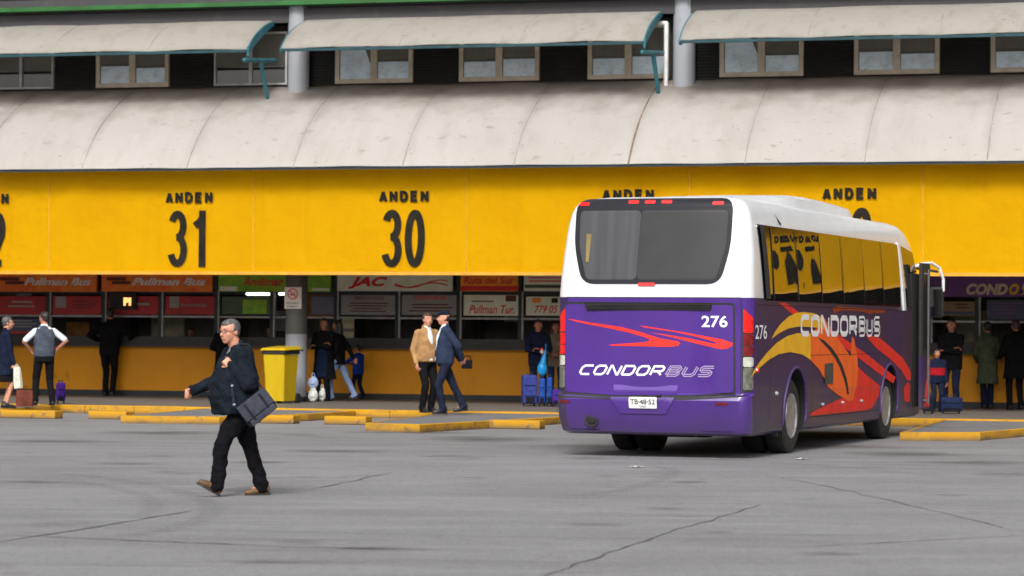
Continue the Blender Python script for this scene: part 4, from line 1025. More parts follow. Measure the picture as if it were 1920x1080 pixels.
# ---- right side
ZSIDE = ZS
y0w, _ = b_side(1407, 500); yA = b_side(1430, 566)[0]
yend = b_side(1692, 560)[0]
# window band, wraps tumblehome
WB0, WB1 = 2.02, 2.99
def side_glass(mapping, y0, y1, name, lean0=0, lean1=0):
    return patch(name, [roundpoly([(y0, WB1), (y1 + lean1, WB1), (y1, WB0), (y0 + lean0, WB0)], .05)], mapping, M_sglass, .009, [], ZSIDE, .01, smooth=False)
sw = side_glass(map_side, yA - .08, yend - .06, 'side_window_band', .12, -.10)
M_sgl2 = mat('side_pane_glass', (.010, .010, .010), .012, .1, 1, ior=1.95, spec=1.0)
print('side', yA, yend, AX)
nwin = 6; ys0 = yA + .5; seg_ = (yend - .1 - ys0) / nwin
TL = [.010, -.009, .004, -.006, .007, -.003, .005]
edges_ = [yA + .20] + [ys0 + seg_ * i for i in range(nwin)] + [yend - .19]
for i, (ya, yb) in enumerate(zip(edges_, edges_[1:])):
    k_ = TL[i % 7]; yc = (ya + yb) / 2; amp = .0035
    def map_pane(y, z, o, k_=k_, yc=yc): return Vector((side_x(z) + o + k_ * (y - yc) + amp * math.sin(3.1 * (y - yc) + 2 * z), y, z))
    FD['map_pane'] = (1, 0, 0)
    patch('side_pane', [[(ya + .015, WB1 - .02), (yb - .015, WB1 - .02), (yb - .015, WB0 + .02), (ya + .015, WB0 + .02)]], map_pane, M_sgl2, .021, [ya + (yb - ya) * q / 8 for q in range(1, 8)], ZSIDE + [2.15, 2.45, 2.7], .006)
for i in range(nwin + 0):
    yy = ys0 + seg_ * i
    patch('window_seal', [[(yy - .012, WB1 - .005), (yy + .012, WB1 - .005), (yy + .012, WB0 + .005), (yy - .012, WB0 + .005)]], map_side, M_rubber, .030, [], ZSIDE, parent=bus)
patch('rear_pillar_trim', [[(yA - .02, WB1 - .02), (yA + .20, WB1 - .02), (yA + .30, WB0 + .02), (yA + .06, WB0 + .02)]], map_side, M_rubber, .0318, [], ZSIDE)
patch('white_pillar', [[(yend - .17, WB1 + .02), (yend - .02, WB1 + .02), (yend + .14, WB0 - .06), (yend + .0, WB0 - .06)]], map_side, M_bwhite, .034, [], ZSIDE, .01)
patch('quarter_window', [roundpoly([(yend + .02, WB1 - .01), (10.05, WB1 - .10), (10.42, WB0 + .25), (10.42, WB0), (yend + .20, WB0)], .05)], map_side, M_sglass, .009, [], ZSIDE, .01, smooth=False)
side_glass(map_left, .6, 9.9, 'side_window_band', 0, 0)
# side artwork, traced at the scale 3.6 around (1400,560)
s5 = lambda L: [b_side(1400 + x / 3.6, 560 + y / 3.6) for x, y in L]
def art(name, L, mt, off): return patch(name, [s5(L)], map_side, mt, off, [], ZSIDE, smooth=False)
art('red_streak', [(215, 28), (265, 28), (360, 98), (330, 112), (300, 100)], M_bred, .004)
art('red_streak', [(610, 235), (700, 300), (800, 368), (1003, 530), (988, 572), (900, 512), (760, 405), (640, 315), (590, 270)], M_bred, .004)
art('red_streak', [(800, 240), (890, 262), (960, 318), (1050, 400), (1100, 480), (1118, 545), (1085, 555), (1040, 480), (960, 400), (880, 340), (820, 275)], M_bred, .004)
art('orange_flame', [(575, 60), (625, 52), (930, 78), (935, 92), (880, 100), (850, 92), (830, 105), (800, 92), (740, 82), (640, 78), (600, 95), (585, 100)], mat('bus_dull_orange', (.36, .05, .015), .3, .1, 3), .004)
art('red_wing', [(745, 455), (800, 510), (902, 592), (895, 655), (860, 720), (835, 750), (700, 765), (430, 792), (440, 770), (500, 738), (620, 682), (680, 660)], M_bred, .005)
art('orange_wing', [(440, 95), (520, 130), (600, 250), (700, 392), (703, 300), (708, 255), (722, 270), (745, 400), (748, 480), (738, 600), (718, 688), (690, 690), (650, 668), (590, 630), (545, 595), (525, 545), (485, 475), (425, 412), (423, 235), (470, 200)], M_borange, .0065)
art('dark_line', [(478, 262), (520, 282), (570, 330), (610, 385), (645, 455), (672, 540), (692, 645), (680, 648), (655, 550), (625, 465), (590, 398), (548, 340), (505, 295)], M_under, .008)
art('yellow_wing', [(25, 530), (48, 478), (85, 425), (130, 368), (200, 297), (270, 252), (340, 232), (428, 236), (428, 412), (370, 376), (290, 360), (210, 375), (140, 417), (80, 470)], M_byellow, .0075)
art('yellow_feather', [(163, 272), (185, 225), (225, 170), (280, 120), (330, 96), (385, 90), (450, 98), (500, 125), (520, 175), (520, 205), (440, 192), (350, 188), (280, 200), (220, 230)], M_byellow, .0078)
art('red_streak', [(1063, 600), (1085, 560), (1112, 590), (1115, 700), (1070, 692)], M_bred, .004)
a = b_side(1500, 632); b = b_side(1606, 590); h0 = .0
def side_word(wbm, mt):
    wrap(wbm, map_side, .0095, [], ZSIDE); return obj('lettering', wbm, mt, bus, smooth='keep', face=(1, 0, 0))
z0_ = b_side(1552, 631)[1]; z1_ = b_side(1552, 590.5)[1]
side_word(wordmark('CONDOR', a[0], z0_, b[0], z1_, .075, .0), M_bwl)
a = b_side(1609, 632); b = b_side(1649, 592)
side_word(wordmark('BUS', a[0], z0_, b[0], z1_, .10, .0, True), M_bwl)
a = b_side(1415, 637); b = b_side(1437, 607)
side_word(text_mesh('276', (a[0], b_side(1426, 636)[1], b[0], b_side(1426, 609)[1]), bold=.01), M_bwl)
f_ = art('fuel_flap', [(522, 440), (578, 432), (578, 572), (522, 578)], mat('flap_grey_green', (.05, .065, .06), .4, .2, 4), .014)
for (X, Y) in ((198, 640),): 
    yy, zz = s5([(X, Y)])[0]; bm = bmesh.new(); capsule(bm, (BW - .01, yy, zz), (BW + .006, yy, zz), .03, .03, 10); obj('lock_cap', bm, M_silver, bus)
yy, zz = s5([(22, 485)])[0]
bm = bmesh.new(); capsule(bm, (BW - .012, max(yy, .28), zz), (BW + .006, max(yy, .28), zz), .035, .035, 10); obj('side_marker', bm, M_lred, bus)
# panel seams on the side
zsm = 1.42
for (ya, yb, za, zb) in ((.3, 10.2, 1.955, 1.963), (AX[0] + .75, AX[1] - .75, 1.30, 1.306), (AX[0] + .72, AX[1] - .72, .455, .462)):
    patch('side_seam', [[(ya, za), (yb, za), (yb, zb), (ya, zb)]], map_side, M_under, .0092, [], ZSIDE)
for yy in (AX[0] + .9, AX[0] + 2.1, AX[0] + 3.3, AX[0] + 4.5, .95):
    patch('side_seam', [[(yy, .46), (yy + .008, .46), (yy + .008, 1.30), (yy, 1.30)]], map_side, M_under, .0092, [], ZSIDE)
for sx in (1, -1):                          # arch lips
    for ay in AX:
        bm = bmesh.new(); pts = []
        for k in range(25):
            a = R(-12 + k * 204 / 24); z = WR + .03 + .615 * math.sin(a)
            if z > .33: pts.append((sx * (side_x(z) + .004), ay + .615 * math.cos(a), z))
        for p, q in zip(pts, pts[1:]): capsule(bm, p, q, .022, .022, 6)
        obj('arch_lip', bm, mat('arch_lip_purple', (.06, .03, .13), .5, .1, 2), bus, smooth=True)
# roof hatch / air conditioning pod
bm = bmesh.new()
rows = []
for (yy, hw, zt_) in ((2.2, .80, 3.375), (2.9, .90, 3.46), (3.6, .95, 3.50), (4.6, .95, 3.515), (5.6, .94, 3.51), (6.9, .92, 3.49), (7.1, .90, 3.46)):
    rows.append([bm.verts.new(c) for c in ((-hw - .1, yy, 3.25), (-hw - .02, yy, zt_ - .05), (-hw + .12, yy, zt_), (0, yy, zt_ + .012), (hw - .12, yy, zt_), (hw + .02, yy, zt_ - .05), (hw + .1, yy, 3.25))])
for a, b in zip(rows, rows[1:]):
    for i in range(6): bm.faces.new((a[i], a[i + 1], b[i + 1], b[i]))
bm.faces.new(rows[0]); bm.faces.new(rows[-1][::-1])
pod = obj('roof_unit', bm, M_bwhite, bus, smooth=25)
bm = bmesh.new(); box(bm, -.7, .7, 7.09, 7.13, 3.30, 3.37); obj('vent_slot', bm, M_under, pod)
bm = bmesh.new(); tube(bm, [(1.13, 1.55, 3.225), (1.235, 1.72, 3.03)], .012); obj('roof_seam', bm, M_rubber, bus)
# windscreen and front lights, seen only from the front
def map_front(x, z, o):
    wv = lerp_prof(z, 1); yf = lerp_prof(z, 3); e = wv - .35
    y = yf - .12 * min(1, abs(x) / e) ** 2
    if abs(x) > e: y -= .35 * (1 - math.sqrt(max(0, 1 - ((abs(x) - e) / .35) ** 2)))
    return Vector((x, y + o + .02, z))
patch('windscreen', [roundpoly([(-1.0, 3.0), (1.0, 3.0), (1.1, 1.5), (-1.1, 1.5)], .15)], map_front, M_bglass, .01, [i * .1 for i in range(-11, 12)], ZS, .02)
for sx in (-1, 1): patch('headlight', [roundpoly([(sx * .7, .95), (sx * 1.08, .95), (sx * 1.08, .7), (sx * .7, .7)], .06)], map_front, M_lwht, .012, [i * .1 for i in range(-11, 12)], ZS, .02)
# wheels
M_rim = mat('wheel_rim', (.45, .45, .45), .4, .25, 12, metal=.7)
M_tyre = mat('tyre_rubber', (.022, .022, .022), .8, .3, 14)
def wheel(sx, ay, dual):
    for k in range(2 if dual else 1):
        x_out = sx * ((1.245 if sx > 0 else 1.17) - .33 * k)
        Wm = empty('wheel', Matrix.Translation((0, 0, 0))); Wm.parent = bus; Wm.location = (x_out, ay, WR)
        h = -sx
        bm = bmesh.new(); lathe(bm, [(0.03 * h, .30), (0, .33), (0, .44), (.025 * h, .49), (.06 * h, .50), (.22 * h, .50), (.26 * h, .49), (.28 * h, .44), (.28 * h, .30)], 'x', seg=48)
        obj('tyre', bm, M_tyre, Wm, smooth=35)
        bm = bmesh.new(); lathe(bm, [(.02 * h, .305), (.0, .30), (.03 * h, .27), (.10 * h, .24), (.12 * h, .16), (.05 * h, .13), (.03 * h, .11), (.03 * h, .001)], 'x', seg=36)
        for q in range(10):
            a = 2 * math.pi * q / 10; capsule(bm, (.10 * h, .185 * math.cos(a), .185 * math.sin(a)), (.065 * h, .185 * math.cos(a), .185 * math.sin(a)), .014, .014, 6)
        obj('rim', bm, M_rim if not (dual and k) else M_under, Wm, smooth=35)
for sx in (1, -1):
    wheel(sx, AX[0], True); wheel(sx, AX[1], False)
bm = bmesh.new(); box(bm, -.55, .55, .6, 10.3, .28, .42); box(bm, -.9, .9, AX[0] - .08, AX[0] + .08, .40, .56); box(bm, -.35, .3, .9, 2.2, .24, .30); box(bm, .5, .64, .35, .6, .26, .38)
obj('chassis', bm, M_under, bus)
for sx in (-1, 1):
    bm = bmesh.new(); box(bm, sx * .95 - .3, sx * .95 + .3, AX[0] - .78, AX[0] - .76, .25, .45); obj('mud_flap', bm, M_rubber, bus)
# open front door
D_ = Matrix.Translation((1.37, 10.0, 0)) @ Matrix.Rotation(R(-5), 4, 'Z')
dr = empty('front_door', I4); dr.parent = bus; dr.matrix_parent_inverse = I4; dr.matrix_local = D_
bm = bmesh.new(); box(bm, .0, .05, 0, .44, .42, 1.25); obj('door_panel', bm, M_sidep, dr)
bm = bmesh.new()
for (a, b, c, d) in ((0, .09, 1.25, 2.72), (.37, .44, 1.25, 2.72), (.09, .37, 2.62, 2.72), (.09, .37, 1.25, 1.33)): box(bm, .0, .05, a, b, c, d)
obj('door_frame', bm, M_rubber, dr)
bm = bmesh.new(); box(bm, .015, .03, .09, .37, 1.33, 2.62); obj('door_glass', bm, M_bglass, dr)
bm = bmesh.new(); prism(bm, [(.16, .45), (.43, .45), (.43, 1.22), (.33, 1.0), (.22, .72)], .052, .056)
for v in bm.verts: v.co = Vector((v.co.z, v.co.x, v.co.y))
obj('red_streak', bm, M_bred, dr)
bm = bmesh.new(); tube(bm, [(.12, .12, .5), (.12, .12, 2.6)], .018); tube(bm, [(.03, .12, .55), (.12, .12, .55)], .015); tube(bm, [(.03, .12, 2.55), (.12, .12, 2.55)], .015); obj('door_rail', bm, mat('dark_rail', (.09, .09, .10), .4, .1, 3), dr)
bm = bmesh.new(); box(bm, 1.22, 1.315, 9.72, 10.42, .45, 2.55); obj('doorway', bm, M_under, bus)
# mirror on its white arm
mr = empty('door_mirror', I4); mr.parent = bus; mr.matrix_parent_inverse = I4
bm = bmesh.new(); tube(bm, [(1.12, 10.40, 2.62), (1.28, 10.62, 2.72), (1.40, 10.84, 2.74), (1.50, 10.98, 2.66), (1.55, 11.04, 2.48), (1.55, 11.05, 2.30)],   .025, 10); obj('mirror_arm', bm, M_white, mr, smooth=True)
bm = bbox(1.32, 1.55, 11.0, 11.14, 1.86, 2.36, .05, 3); obj('mirror_housing', bm, M_rubber, mr, smooth=40)
bm = bmesh.new(); box(bm, 1.35, 1.53, 10.99, 10.997, 1.90, 2.32); obj('mirror_glass', bm, M_sglass, mr)
bm = bmesh.new(); tube(bm, [(1.14, 10.42, 2.66), (1.50, 10.80, 2.60)], .02); obj('mirror_stay', bm, M_rubber, mr)

# small fittings: lid locks, flap locks, plate lamps, panel joints
for xx in (-.14, .06):
    bm = bmesh.new(); zc = .79; box(bm, xx + .03, xx + .09, rear_y(xx, zc) - .05, rear_y(xx, zc) - .01, zc - .0, zc + .02); obj('plate_lamp', bm, M_rubber, bus)
for yy in (AX[0] + 1.5, AX[0] + 2.7, AX[0] + 3.9):
    bm = bmesh.new(); capsule(bm, (BW + .002, yy, .62), (BW + .012, yy, .62), .022, .022, 8); obj('flap_lock', bm, M_silver, bus, smooth=True)
for (xa, xb) in ((-1.10, -.70), (.66, 1.06)):
    patch('bumper_joint', [[(xa, .345), (xb, .345), (xb, .352), (xa, .352)]], map_rear, M_under, .006, XS, ZS)
for xx in (-1.165, 1.15):
    patch('corner_joint', [[(xx, .86), (xx + .008, .86), (xx + .008, 2.04), (xx, 2.04)]], map_rear, M_under, .005, XS, ZS)
patch('belt_joint', [[(-1.16, 2.040), (1.16, 2.040), (1.16, 2.048), (-1.16, 2.048)]], map_rear, M_rubber, .004, XS, ZS)

patch('window_sticker', [[(-.93, 2.86), (-.86, 2.86), (-.88, 2.50), (-.92, 2.50)]], map_rear, mat('dull_yellow', (.20, .14, .04), .5, .2, 5), .0145, XS, ZS)
# ================================================================== PEOPLE
def V(*a): return Vector(a)
def two_bone(a, t, l1, l2, pole):
    a = Vector(a); t = Vector(t); d = t - a; L_ = min(d.length, (l1 + l2) * .999); dn = d.normalized(); t = a + dn * L_
    x = (l1 * l1 - l2 * l2 + L_ * L_) / (2 * L_); h = math.sqrt(max(0, l1 * l1 - x * x)); p = Vector(pole); p = p - dn * p.dot(dn)
    return a + dn * x + (p.normalized() * h if p.length > 1e-6 else Vector()), t
M_skin = mat('skin', rgb(196, 138, 112), .55, .10, 22, bump=.1, bscale=90)
M_skind = mat('skin_tan', rgb(170, 112, 86), .55, .10, 22)
M_eye = mat('eye_dark', (.02, .015, .012), .2, .1, 2)
M_eyew = mat('eye_white', (.55, .52, .5), .3, .1, 2)
def cloth(nm, c, r=.9): return mat(nm, rgb(*c), r, .22, 9, bump=.5, bscale=26, spec=.08)
C_navy = cloth('navy_jacket_cloth', (25, 31, 39)); C_black = cloth('black_cloth', (22, 22, 25)); C_char = cloth('charcoal_trousers', (18, 18, 22))
C_grey = cloth('grey_waistcoat_cloth', (70, 76, 88)); C_white = cloth('white_shirt_cloth', (215, 220, 228)); C_suit = cloth('blue_suit_cloth', (44, 53, 74))
C_suitd = cloth('blue_trouser_cloth', (32, 37, 54)); C_tan = cloth('tan_jacket_cloth', (160, 124, 84)); C_blue = cloth('blue_sweater_cloth', (32, 62, 150))
C_dkblue = cloth('dark_blue_cloth', (24, 31, 50)); C_olive = cloth('olive_coat_cloth', (72, 80, 62)); C_jean = cloth('pale_jean_cloth', (130, 150, 190)); C_redc = cloth('red_cloth', (150, 25, 35))
C_dress = cloth('navy_dress_cloth', (24, 36, 60)); C_bjean = cloth('jean_cloth', (40, 58, 96)); C_beige = cloth('beige_cloth', (120, 112, 98))
M_hairb = mat('hair_black', (.018, .014, .012), .5, .4, 30, stretch=(1, 1, .2)); M_hairg = mat('hair_grey', (.075, .072, .070), .55, .5, 34, stretch=(1, 1, .25)); M_hairbr = mat('hair_brown', (.05, .03, .02), .5, .4, 30, stretch=(1, 1, .2))
M_shoeb = mat('shoe_black', (.015, .015, .016), .35, .3, 6); M_shoet = mat('shoe_tan_leather', (.115, .060, .024), .5, .25, 12); M_sole = mat('shoe_sole', (.03, .022, .018), .7, .3, 6)

def hand(bm, wr, d, up, side, curl=.5, sc=1.0, thumb_r=1):
    """five-fingered hand from the wrist along d; 'up' = back of the hand, side = +1/-1 where the thumb leaves"""
    d = Vector(d).normalized(); up = Vector(up); up = (up - d * up.dot(d)).normalized(); s = d.cross(up) * side
    wr = Vector(wr)
    for k in range(4):
        o = (k - 1.5) * .021 * sc; capsule(bm, wr + s * (-o * .7), wr + d * .085 * sc + s * (-o), .015 * sc, .0125 * sc, 8)
    ln = (.040, .046, .043, .034)
    for k in range(4):
        o = (k - 1.5) * .021 * sc; p = wr + d * .085 * sc + s * (-o); dd = d.copy(); c = curl * (1 + .12 * k)
        for j, f in enumerate((1.0, .65, .5)):
            ang = c * (.9 if j == 0 else 1.1); ax = d.cross(up).normalized()
            dd = (Matrix.Rotation(-ang, 3, ax) @ dd).normalized(); q = p + dd * ln[k] * f * sc
            capsule(bm, p, q, .0098 * sc, .0085 * sc, 8); p = q
    p = wr + d * .02 * sc + s * .026 * sc; q = p + (d * .6 + s * .75 - up * .35 * curl).normalized() * .042 * sc
    r_ = q + (d * .85 + s * .25 - up * .7 * curl).normalized() * .034 * sc
    capsule(bm, wr + s * .01, p, .015 * sc, .013 * sc, 8); capsule(bm, p, q, .0125 * sc, .011 * sc, 8); capsule(bm, q, r_, .0108 * sc, .009 * sc, 8)

def person(label, px, pyb, z0, face, H=1.70, skin=None, hair=('short', None), hl=None, hr=None, fl=None, fr=None, pl_=(-.3, -1, -.2), pr_=(.3, -1, -.2),
           top=None, topm=None, sleeve='long', hem=.84, bot='trousers', botm=None, build=1.0, belly=0.0, lean=0.0, headyaw=0, headpitch=0, shoem=None, pelv=None, vox=.014,
           knee=(0, 1, 0), depth=None, handaim=(None, None), curl=(.5, .5), toe=(0, 0), coat_flare=1.0, shirt=None, disp=.02, extra=None, feety=(0, 0), face_on=True, headfwd=0.0, thigh=1.0, bare_legs=False, loc=None, cat='person'):
    skin = skin or M_skin; shoem = shoem or M_shoeb
    P0 = Vector(loc) if loc is not None else gnd(px, pyb, z0); k = H / 1.72
    if loc is None and st(P0)[1] < -.1: P0 = W(fac(px, 640, -.08)[0], -.08, z0)
    rz = math.atan2(-face[0], face[1]); mw = Matrix.Translation(P0) @ Matrix.Rotation(rz, 4, 'Z') @ Matrix.Scale(k, 4)
    hipz = pelv or .90; bw = build
    sh_z = 1.41 - (.90 - hipz); off = V(0, lean, 0)
    SHL = V(-.160 * bw, 0, sh_z - .035) + off; SHR = V(.160 * bw, 0, sh_z - .035) + off
    hc = V(0, .03 + headfwd, sh_z + .205 - headfwd * .25) + off * 1.15
    fl = Vector(fl or (-.11, .0, .08)); fr = Vector(fr or (.11, .0, .08))
    hl = Vector(hl or (-.27, .04, .82)); hr = Vector(hr or (.27, .04, .82))
    HL = V(-.095, 0, hipz); HR = V(.095, 0, hipz)
    kl, fl = two_bone(HL, fl, .43, .42, knee); kr, fr = two_bone(HR, fr, .43, .42, knee)
    el, hl = two_bone(SHL, hl, .295, .255, pl_); er, hr = two_bone(SHR, hr, .295, .255, pr_)
    # ---- body
    bm = bmesh.new()
    loft(bm, [((0, 0, hipz - .06), .10 * bw, .08), ((0, 0, hipz), .145 * bw, .10), ((0, off.y * .4, hipz + .2), .13 * bw, .095), ((0, off.y * .8, sh_z - .12), .15 * bw, .10), ((0, off.y, sh_z - .01), .15 * bw, .075), ((0, off.y, sh_z + .04), .07, .055)])
    capsule(bm, V(0, off.y - .005, sh_z), hc + V(0, -.02, -.05), .058 * (1 + .25 * (bw - 1)), .055 * (1 + .3 * (bw - 1)), 12)
    for a, b, c, r in ((HL, kl, fl, 0), (HR, kr, fr, 0)):
        capsule(bm, a, b, .075, .05, 12); capsule(bm, b, c, .05, .034, 12)
    for a, b, c in ((SHL, el, hl), (SHR, er, hr)):
        capsule(bm, a, b, .048, .038, 12); capsule(bm, b, c, .037, .025, 12)
    rot = Matrix.Rotation(headyaw, 3, 'Z') @ Matrix.Rotation(headpitch, 3, 'X')
    def hp(x, y, z): return hc + rot @ V(x, y, z)
    fat = 1 + .30 * (bw - 1)
    ellipsoid(bm, hp(0, -.008, .025), .077 * fat, .096, .096, rot)
    ellipsoid(bm, hp(0, .022, -.035), .062 * fat, .072, .080, rot)
    ellipsoid(bm, hp(0, .048, -.090), .036 * fat, .034, .028, rot)
    capsule(bm, hp(-.035, .078, .024), hp(.035, .078, .024), .014, .014, 8)
    capsule(bm, hp(0, .086, .012), hp(0, .112, -.026), .009, .015, 8); ellipsoid(bm, hp(0, .100, -.034), .019, .014, .010, rot)
    ellipsoid(bm, hp(-.042, .058, -.03), .022, .024, .022, rot); ellipsoid(bm, hp(.042, .058, -.03), .022, .024, .022, rot)
    ellipsoid(bm, hp(0, .089, -.062), .024, .010, .007, rot); ellipsoid(bm, hp(0, .087, -.073), .021, .010, .008, rot)
    for s in (-1, 1): ellipsoid(bm, hp(s * .079 * fat, -.008, -.008), .010, .020, .033, rot)
    for i, (e, h_, up_) in enumerate(((el, hl, -1), (er, hr, 1))):
        d = (h_ - e).normalized(); aim = handaim[i]
        upv = V(up_ * 1.0, 0, 0) if aim is None else Vector(aim)
        if abs(d.dot(upv.normalized())) > .9: upv = V(0, 0, 1)
        hand(bm, h_, d, upv, up_ * (1 if up_ > 0 else 1), curl[i])
    for (f_, sgn, ty) in ((fl, 0, toe[0]), (fr, 1, toe[1])): capsule(bm, f_, f_ + V(0, .10, -.03), .028, .022, 8)
    vb = min(vox, .011)
    me = remesh(bm, vb, 2); me.name = 'person'; me.materials.clear(); me.materials.append(skin)
    root = put('person', me, None, mw); tag(root, label, cat)
    def child(nm, bm_, m_, vx=None, sm=4, dp=0, ds=.12):
        mm = remesh(bm_, vx or vox, sm, dp, ds); mm.name = nm; mm.materials.clear(); mm.materials.append(m_)
        o = bpy.data.objects.new(nm, mm); COL.objects.link(o); o.parent = root; return o
    # ---- face
    if face_on:
        for s in (-1, 1):
            b_ = bmesh.new(); ellipsoid(b_, hp(s * .031, .084, .004), .0125, .008, .007, rot); o = obj('eye', b_, M_eyew, root, smooth=True)
            b_ = bmesh.new(); ellipsoid(b_, hp(s * .031, .090, .004), .0055, .004, .0055, rot); obj('iris', b_, M_eye, o, smooth=True)
            b_ = bmesh.new(); capsule(b_, hp(s * .016, .094, .030), hp(s * .046, .085, .032), .0042, .0035, 6); obj('eyebrow', b_, hair[1] or M_hairb, root, smooth=True)
        b_ = bmesh.new(); capsule(b_, hp(-.021, .0935, -.0675), hp(.021, .0935, -.0675), .0032, .0032, 6); obj('lips', b_, mat('lips', rgb(140, 80, 72), .5, .1, 4), root, smooth=True)
    # ---- hair
    hm = hair[1] or M_hairb; b_ = bmesh.new()
    if hair[0] in ('short', 'long', 'bun'):
        ellipsoid(b_, hp(0, -.026, .036), .081 * fat, .094, .092, rot); ellipsoid(b_, hp(0, .018, .074), .064, .066, .044, rot)
        ellipsoid(b_, hp(0, -.048, -.008), .071 * fat, .060, .070, rot)
        for s in (-1, 1): ellipsoid(b_, hp(s * .070 * fat, -.012, .028), .018, .036, .042, rot)
    if hair[0] == 'long':
        for s in (-1, 1):
            capsule(b_, hp(s * .07, -.02, .03), hp(s * .088, -.03, -.17), .034, .030, 10); capsule(b_, hp(s * .03, -.075, .0), hp(s * .05, -.08, -.2), .045, .04, 10)
    if hair[0] != 'cap': child('hair', b_, hm, .008, 2, .008, .03)
    else:
        b_.free(); b_ = bmesh.new(); ellipsoid(b_, hp(0, -.03, .0), .080, .085, .07, rot); child('hair', b_, hm, .009, 2, .006, .03)
        b_ = bmesh.new(); ellipsoid(b_, hp(0, -.005, .075), .088, .106, .050, rot); ellipsoid(b_, hp(0, .085, .052), .062, .055, .010, rot); child('cap', b_, C_dkblue, .009, 2)
    # ---- trousers / skirt / legs
    if bot in ('trousers', 'jeans'):
        b_ = bmesh.new(); fw = 1 + .35 * (bw - 1)
        loft(b_, [((0, 0, hipz - .10), .155 * bw, .115 * fw), ((0, .0, hipz), .172 * bw, .128 * fw + belly * .4), ((0, .0, hipz + .08), .165 * bw, .12 * fw + belly * .5)])
        for a, b, c in ((HL, kl, fl), (HR, kr, fr)):
            fk = (1 + .12 * (bw - 1)) * (1 + (thigh - 1) * .5); fw = (1 + .25 * (bw - 1)) * thigh; capsule(b_, a + V(0, 0, -.04), b, .092 * fw, .069 * fk, 14); capsule(b_, b, c + V(0, 0, .0), .068 * fk, .060 * fk, 14)
            capsule(b_, c + V(0, -.012, .01), c + V(0, .03, -.022), .062, .058, 12)
        child('trousers', b_, botm or C_char, vox, 3, disp, .10)
    elif bot == 'skirt':
        b_ = bmesh.new(); loft(b_, [((0, 0, .50), .20 * bw * coat_flare, .17), ((0, 0, .7), .19 * bw, .155), ((0, 0, hipz + .05), .165 * bw, .13)]); child('skirt', b_, botm or C_black, vox, 3, disp, .12)
    # ---- shoes
    for i, (f_, n_) in enumerate(((fl, 0), (fr, 1))):
        b_ = bmesh.new(); pit = toe[i]; rr_ = Matrix.Rotation(feety[i], 3, 'Z') @ Matrix.Rotation(pit, 3, 'X')
        q = lambda x, y, z: f_ + rr_ @ V(x, y, z)
        capsule(b_, q(0, -.035, -.030), q(0, .11, -.042), .042, .036, 12); capsule(b_, q(0, .11, -.045), q(0, .16, -.048), .036, .028, 12); capsule(b_, q(0, -.02, .02), q(0, .02, -.02), .038, .044, 10)
        sh = child('shoe', b_, shoem, .009, 2)
        b_ = bmesh.new()
        pts = [(-.034, -.06), (-.04, .0), (-.036, .06), (-.043, .12), (-.03, .175), (0, .193), (.03, .175), (.043, .12), (.036, .06), (.04, .0), (.034, -.06), (0, -.078)]
        prism(b_, pts, -.084, -.066)
        for v in b_.verts: v.co = q(*v.co)
        obj('sole', b_, M_sole, sh)
    # ---- top
    if top:
        b_ = bmesh.new(); inf = .012
        yb = belly
        lower = hem
        rows = []
        if lower < hipz - .12:
            rows.append(((0, 0, lower), (.205 + .02) * bw * coat_flare, .165 * coat_flare + yb * .5)); rows.append(((0, 0, (lower + hipz) / 2), .195 * bw * (coat_flare * .5 + .5), .155 + yb * .5))
        else: rows.append(((0, yb * .5, lower), .180 * bw, .135 + yb * .75))
        rows += [((0, yb * .55 + off.y * .3, hipz + .08), .188 * bw, .142 + yb * .95), ((0, yb * .5 + off.y * .5, hipz + .2), .180 * bw, .138 + yb * .85), ((0, yb * .2 + off.y * .8, sh_z - .14), .186 * bw, .132 + yb * .4), ((0, off.y, sh_z - .04), .182 * bw, .112), ((0, off.y, sh_z + .005), .158 * bw, .095, 2.2), ((0, off.y, sh_z + .045), .105 * bw, .076, 2.0), ((0, off.y, sh_z + .075), .066 * (1 + .4 * (bw - 1)), .062)]
        loft(b_, rows, 24)
        sw = .5 + .5 * bw
        for a, b, c in ((SHL, el, hl), (SHR, er, hr)):
            if sleeve == 'long': capsule(b_, a, b, .076 * sw, .064 * sw, 14); capsule(b_, b, c - (c - b).normalized() * .0, .062 * sw, .042 * sw, 14)
            elif sleeve == 'short' and shirt is None: capsule(b_, a, a.lerp(b, .8), .075, .07, 12)
        if top in ('jacket', 'coat'):
            capsule(b_, V(-.05, off.y - .02, sh_z + .09), V(.05, off.y - .02, sh_z + .09), .035, .035, 10)
        child(top, b_, topm, vox, 4, disp, .11)
    if shirt:
        b_ = bmesh.new()
        if sleeve == 'short':
            for a, b, c in ((SHL, el, hl), (SHR, er, hr)): capsule(b_, a, a.lerp(b, .85), .062, .056, 12)
            loft(b_, [((0, off.y, sh_z - .1), .16 * bw, .09), ((0, off.y, sh_z), .16 * bw, .09), ((0, off.y, sh_z + .07), .07, .066), ((0, off.y, sh_z + .10), .064, .062)])
        else:
            loft(b_, [((0, off.y + .02, hipz), .10, .137 + belly), ((0, off.y + .03, sh_z - .1), .07, .125), ((0, off.y + .01, sh_z + .05), .066, .07), ((0, off.y, sh_z + .10), .062, .06)])
        child('shirt', b_, shirt, .011, 2, .006)
    return dict(root=root, hl=hl, hr=hr, el=el, er=er, mw=mw, k=k, SHL=SHL, SHR=SHR, hp=hp, rot=rot, hc=hc)

